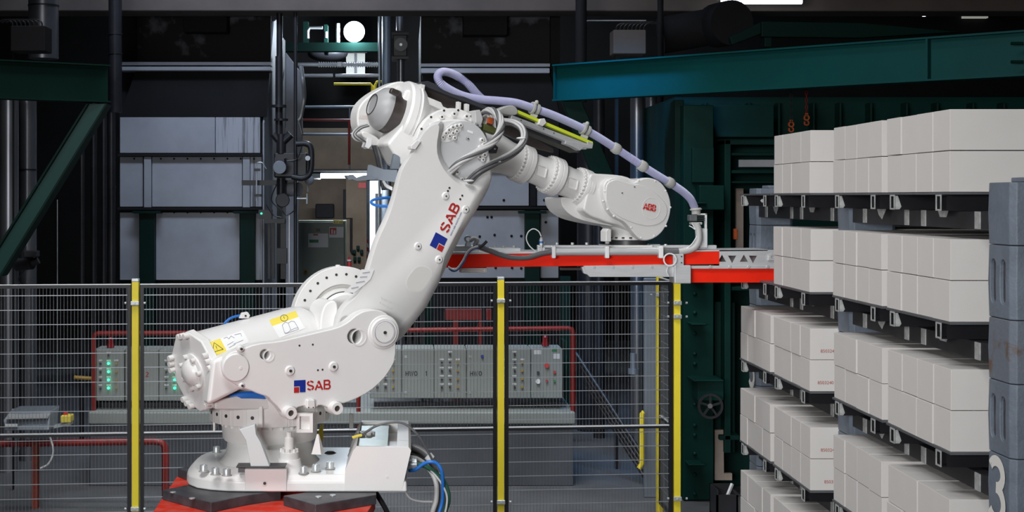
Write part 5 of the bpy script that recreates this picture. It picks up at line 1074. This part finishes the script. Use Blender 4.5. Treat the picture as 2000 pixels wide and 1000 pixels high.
b2 = bundle('cable_bundle', [RP(966, 236, .05), RP(985, 238, -.02), RP(1005, 241, -.08), RP(1019, 250, -.12), RP(1024, 266, -.15), RP(1019, 283, -.18), RP(1002, 299, -.2), RP(980, 312, -.22), RP(955, 324, LC), RP(932, 338, LC), RP(914, 357, LC+.06)], .0175, 5, .05, .0075, ['cable', 'cable', 'cabledark', 'cabledark', 'cabledark'], phase=1.2)
for x, y, la_ in ((1018, 270, -.16), (970, 316, -.225), (916, 353, LC)): obj('cable_tie', MB().ball(RP(x, y, la_), .026, 8, (1, 1, .25)), 'wirewhite', b2)
for i in range(7):
    obj('loose_cable', MB().tube(catmull([RP(934+i*2, 228+i*3, .04), RP(944+i*3, 222-i, .02), RP(955+i*2, 228+i*3, .0), RP(962+i, 240+i*2, .03)]), .0055, 6), 'cable' if i % 3 else 'wirewhite', rob)
obj('terminal_block', slab([(928, 216), (938, 214), (944, 232), (940, 246), (930, 242)], -.02, .06), 'cable', rob, bevel=.004)
for x, y in ((930, 242), (939, 246)): obj('screw', disc(x, y, 2.6*PXM, -.03, -.01, 12), 'steel', rob)
obj('olive_bracket', slab([(946, 241), (972, 250), (970, 263), (944, 254)], .0, .05), 'olive', rob, bevel=.003); obj('copper_tab', slab([(956, 229), (964, 231), (962, 243), (954, 240)], -.02, .0), 'orange', rob)
kb = obj('black_knob', slab([(958, 284), (968, 282), (974, 288), (970, 300), (958, 298)], -.06, .0), 'dblack', rob, bevel=.004); obj('screw', disc(967, 291, 1.6*PXM, -.065, -.055, 10), 'steel', kb)
# grey angled bracket left of the arm
o = obj('angled_bracket', MB().prism([RP(x, y, .0) for x, y in [(719, 322), (724, 322), (750, 331), (776, 332), (772, 356), (744, 352), (716, 344)]], N_*.004), 'sheet', rob); m = MB(); m.prism([RP(x, y, -.03) for x, y in [(676, 343), (690, 341), (697, 348), (714, 342), (734, 346), (734, 350), (714, 352), (697, 353), (688, 350), (681, 351)]], N_*.03); obj('bracket_lip', m, 'sheet', o)
obj('fin', slab([(770, 300), (782, 306), (780, 330), (764, 330)], .1, .12), 'sheet', rob)
obj('blue_ring_hose', MB().tube(catmull([RP(764, 386, .05), RP(745, 387, .03), RP(728, 391, .01), RP(726, 397, -.01), RP(738, 402, -.02), RP(760, 403, -.02)]), .007, 8), 'blue', rob)
for i in range(3): obj('side_cable', MB().tube(catmull([RP(748, 350+i*2, .04), RP(754, 360+i*2, .03), RP(766, 367+i*2, .02)]), .0045, 6), 'wirewhite', rob)
# rear cables at the base
def cab(nm, pts, r, mt, Y0=6.75):
    return obj(nm, MB().tube(catmull([P(x, y, Y0+dy) for x, y, dy in pts], 10), r, 10), mt, rob, ang=80)
cab('power_cable', [(800, 872, .1), (820, 878, .08), (838, 892, .05), (852, 912, .03), (862, 940, 0), (866, 970, 0), (860, 1010, 0), (850, 1060, 0)], .019, 'cabledark'); cab('power_cable', [(798, 886, .1), (820, 892, .1), (842, 908, .06), (856, 940, .04), (854, 975, 0), (846, 1010, 0), (838, 1060, 0)], .017, 'cabledark')
cab('power_cable', [(796, 893, .0), (815, 897, .0), (835, 912, 0), (851, 940, -.02), (852, 975, -.03), (844, 1005, -.03), (836, 1060, 0)], .012, 'cable'); cab('earth_cable', [(697, 852, -.05), (712, 846, -.1), (735, 832, -.12), (765, 825, -.12), (790, 828, -.12), (815, 848, -.12), (832, 875, -.1), (845, 900, -.08), (858, 930, -.05)], .0055, 'cabledark')
cab('blue_hose', [(799, 919, -.1), (812, 917, -.12), (826, 907, -.13), (840, 902, -.14), (854, 906, -.14), (863, 922, -.14), (865, 950, -.12), (864, 980, -.1), (856, 1010, -.1), (850, 1060, -.1)], .0085, 'blue')
cab('green_cable', [(812, 906, -.1), (830, 910, -.1), (850, 924, -.1), (866, 940, -.1), (875, 962, -.1), (875, 982, -.1), (868, 1005, -.1), (860, 1060, -.1)], .0115, 'green_cable'); cab('thin_cable', [(812, 905, -.08), (835, 914, -.1), (858, 938, -.12), (872, 965, -.12), (872, 990, -.12), (864, 1020, -.12)], .005, 'cable')
cab('thin_cable', [(787, 928, 0), (788, 950, 0), (800, 972, 0), (820, 979, 0), (845, 980, 0)], .0055, 'cable'); cab('black_cable', [(734, 962, -.1), (742, 975, -.12), (752, 992, -.12), (765, 1020, -.1)], .012, 'dblack'); cab('earth_tip', [(690, 854, -.05), (705, 850, -.1)], .007, 'stickyellow')
q = P(800, 907, 6.66); cn = obj('cable_connector', MB().cyl(q+V((-.02, 0, 0)), q+V((.035, 0, .002)), .028, n=20), 'steel', rob, bevel=.003); obj('connector_ring', MB().cyl(q+V((.012, 0, 0)), q+V((.024, 0, .002)), .033, n=20), 'steel', cn)
q = P(792, 916, 6.66); obj('connector_flange', MB().box((q.x-.012, q.y-.05, q.z-.05), (q.x+.004, q.y+.05, q.z+.06)), 'cable', rob)
obj('thin_upright', R_(682, 808, 690, 838, 7.2, .02), 'greyplastic', rob, bevel=.002)
for x, y in ((836, 890), (852, 924)): obj('cable_tag', MB().cyl(P(x, y, 6.70), P(x+6, y+7, 6.70), .021 if y < 900 else .013, n=12), 'wirewhite', rob)
# ================================================================== GRIPPER
YG = c.y-.14
gr = thing('gripper', 'long red and aluminium beam gripper hanging under the robot wrist', 'gripper', P(1226, 480, YG+.14))
def gb(nm, x0, y0, x1, y1, d, mt, dy=0, bv=.002, par=gr): return obj(nm, R_(x0, y0, x1, y1, YG+dy, d), mt, par, bevel=bv)
def gq(nm, pts, d, mt, dy=0, bv=.002, par=gr): return obj(nm, MB().prism([P(x, y, YG+dy) for x, y in pts], (0, d, 0)), mt, par, bevel=bv)
gq('red_beam', [(872, 497), (1405, 490), (1405, 516), (872, 523)], .24, 'red')
gq('top_plate', [(880, 492), (1500, 487), (1500, 490.5), (880, 497)], .25, 'alu', .0)
cut = MB(); 
for (xx, up_) in ((1413, 1), (1434, 0), (1456, 1), (1475, 0)):
    tri = [(xx-7, 512), (xx+9, 512), (xx+1, 498)] if up_ else [(xx-8, 500), (xx+8, 500), (xx, 515)]
    cut.prism([P(x, y, YG-.05) for x, y in tri], (0, .1, 0))
obj('perforated_web', R_(1405, 488, 1640, 523, YG, .006), 'alu', gr, cut=cut)
gb('far_web', 1405, 489, 1640, 522, .006, 'alu', .234); gb('web_flange', 1350, 519, 1640, 525, .03, 'alu', -.012)
for x in (1387, 1425, 1462, 1499): 
    q = P(x, 521, YG-.013); obj('screw', MB().cyl(q, q+V((0, -.006, 0)), .009, n=12), 'steel', gr, bevel=.002)
gb('lower_red_beam', 1350, 525, 1640, 552, .2, 'red', .01)
gq('side_channel', [(1140, 519), (1330, 516), (1330, 541), (1152, 541), (1146, 535)], .05, 'alu', -.02)
for x in (1160, 1197, 1235, 1273): 
    q = P(x, 521, YG-.021); obj('screw', MB().cyl(q, q+V((0, -.005, 0)), .007, n=10), 'steel', gr)
gq('channel_end', [(1136, 522), (1146, 519), (1148, 537), (1140, 534)], .06, 'alu', -.01); gb('dark_bar', 1095, 523, 1142, 528, .05, 'motordark', .05)
gb('grey_box', 1317, 518, 1350, 554, .16, 'alu', -.05, .006); pb = gb('mount_plate', 1315, 496, 1336, 520, .03, 'alu', -.045, .004)
for x, y in ((1319, 501), (1331, 501), (1319, 513), (1331, 513)): q = P(x, y, YG-.046); obj('screw', MB().cyl(q, q+V((0, -.003, 0)), .004, n=8), 'hole', pb)
ct = obj('white_tube', MB().cyl(P(1081, 491.5, YG-.035), P(1290, 490.5, YG-.035), .022, n=24), 'alu', gr)
for x in (1081, 1185, 1290): obj('tube_clip', MB().box(P(x-3, 481, YG-.065), P(x+3, 504, YG-.01)), 'wirewhite', ct, bevel=.006)
gb('mount_rail', 882, 480, 935, 494, .18, 'alu', .02, .004); gb('mount_rail', 958, 485, 1017, 492, .16, 'alu', .02, .003); gb('mount_rail', 1050, 479, 1400, 484, .05, 'alu', .04, .003); gb('flange_mount', 1180, 479, 1275, 488, .22, 'cast', .02, .003)
m = MB()
for x, y in ((966, 483), (983, 484), (1004, 484), (1062, 477), (1088, 478), (1118, 478), (1146, 478), (1300, 481)):
    q = P(x, y, YG+.05); m.cyl(q, q+V((0, 0, .012)), .009, n=8)
obj('top_bolts', m, 'steel', gr)
gb('under_bracket', 898, 523, 952, 533, .08, 'cast', .03, .004)
for x in (904, 946): q = P(x, 528, YG+.029); obj('screw', MB().cyl(q, q+V((0, -.003, 0)), .005, n=8), 'steel', gr)
def gt(nm, pts, r, mt, dy=-.03, n=8): return obj(nm, MB().tube(catmull([P(x, y, YG+dy) for x, y in pts], 10), r, n), mt, gr, ang=80)
gt('sleeved_cable', [(931, 480), (950, 487), (975, 497), (1000, 503), (1030, 503), (1055, 496), (1078, 492)], .014, 'cabledark', -.04, 12); gt('white_cable', [(918, 470), (925, 466), (932, 470), (928, 480), (942, 486), (960, 492)], .012, 'cable', -.02); gt('cable_tip', [(936, 484), (944, 478), (951, 471)], .008, 'dblack', -.06)
gt('blue_hose', [(877, 524), (884, 529), (893, 527), (905, 513), (912, 498), (922, 487), (936, 483)], .0055, 'blue', -.05); gt('white_hose', [(875, 521), (884, 526), (892, 525), (903, 511), (911, 496), (920, 486), (934, 481)], .0055, 'wirewhite', -.06)
q = P(914, 467, YG+.03); ey = obj('lifting_eye', MB().ringx(q+V((0, .01, 0)), (0, -1, 0), .010, .022, .018, 20), 'steel', gr, bevel=.003); obj('eye_base', MB().cyl(P(914, 481, YG+.03), P(914, 473, YG+.03), .02, .012, 16), 'steel', ey)
gt('white_wire', [(1046, 491), (1034, 480), (1028, 466), (1032, 453), (1042, 447), (1052, 452), (1057, 462)], .0035, 'wirewhite', 0, 6); gb('connector', 1050, 483, 1065, 491, .05, 'alu', 0, .003); sg = obj('sensor', MB().lathe(P(1057, 490, YG), (0, 0, 1), [(0, .006), (.03, .006), (.03, .011), (.06, .011), (.075, .006)], 14), 'alu', gr)
obj('blue_band', MB().cyl(P(1057, 475, YG), P(1057, 471, YG), .0115, n=14), 'blue', sg)
gt('sleeved_cable', [(1293, 491), (1315, 492), (1338, 490), (1355, 484), (1364, 470), (1364, 450), (1360, 437)], .019, 'cable', -.02, 12); gt('sleeved_cable', [(1290, 491), (1305, 492), (1325, 492)], .021, 'cabledark', -.02, 12)
pw = gb('white_housing', 1368, 446, 1382, 484, .06, 'white', .02, .004); gb('bracket_arm', 1377, 417, 1381, 447, .03, 'white', .02, .002); gb('bracket_arm', 1362, 417, 1381, 420, .03, 'white', .02, .002)
gb('hose_holder', 1347, 420, 1362, 432, .07, 'platesteel', -.01, .004); gb('hose_holder', 1350, 434, 1372, 439, .06, 'greyplastic', -.01, .004)
for i in range(3): gb('holder_fin', 1358, 421+i*4, 1376, 423+i*4, .05, 'dblack', .0, .001)
q = P(1359, 406, YG+.03); he = obj('hose_end', MB().lathe(q, (.06, 0, -1), [(0, .024), (.006, .033), (.012, .033), (.014, .025), (.035, .025)], 24), 'greyplastic', gr)
gq('ring_plate', [(1353, 483), (1360, 470), (1366, 470), (1366, 484)], .01, 'cable', .03)
gt('thin_wire', [(1346, 441), (1352, 444), (1358, 448), (1352, 437)], .003, 'wirewhite'); gt('thin_wire', [(1340, 486), (1352, 476), (1362, 460)], .003, 'wirewhite', -.03)
rg_ = obj('wire_coil', MB().ringx(P(1308, 507, YG-.07), (0, -1, 0), .03, .037, .008, 24), 'wirewhite', gr); gt('thin_wire', [(1306, 518), (1302, 530), (1306, 540)], .003, 'wirewhite', -.06)
gb('valve_block', 1270, 477, 1290, 484, .1, 'steel', .06, .004); gb('valve_block', 1300, 480, 1340, 485, .08, 'alu', .05, .003); gb('valve_block', 1345, 483, 1400, 487, .1, 'alu', .04, .003)
q = P(1508, 502, YG-.003); obj('latch', MB().box(P(1500, 497, YG-.012), P(1506, 509, YG)), 'alu', gr, bevel=.003); obj('latch_ring', MB().ringx(q, (0, -1, 0), .008, .018, .012, 16), 'alu', gr)
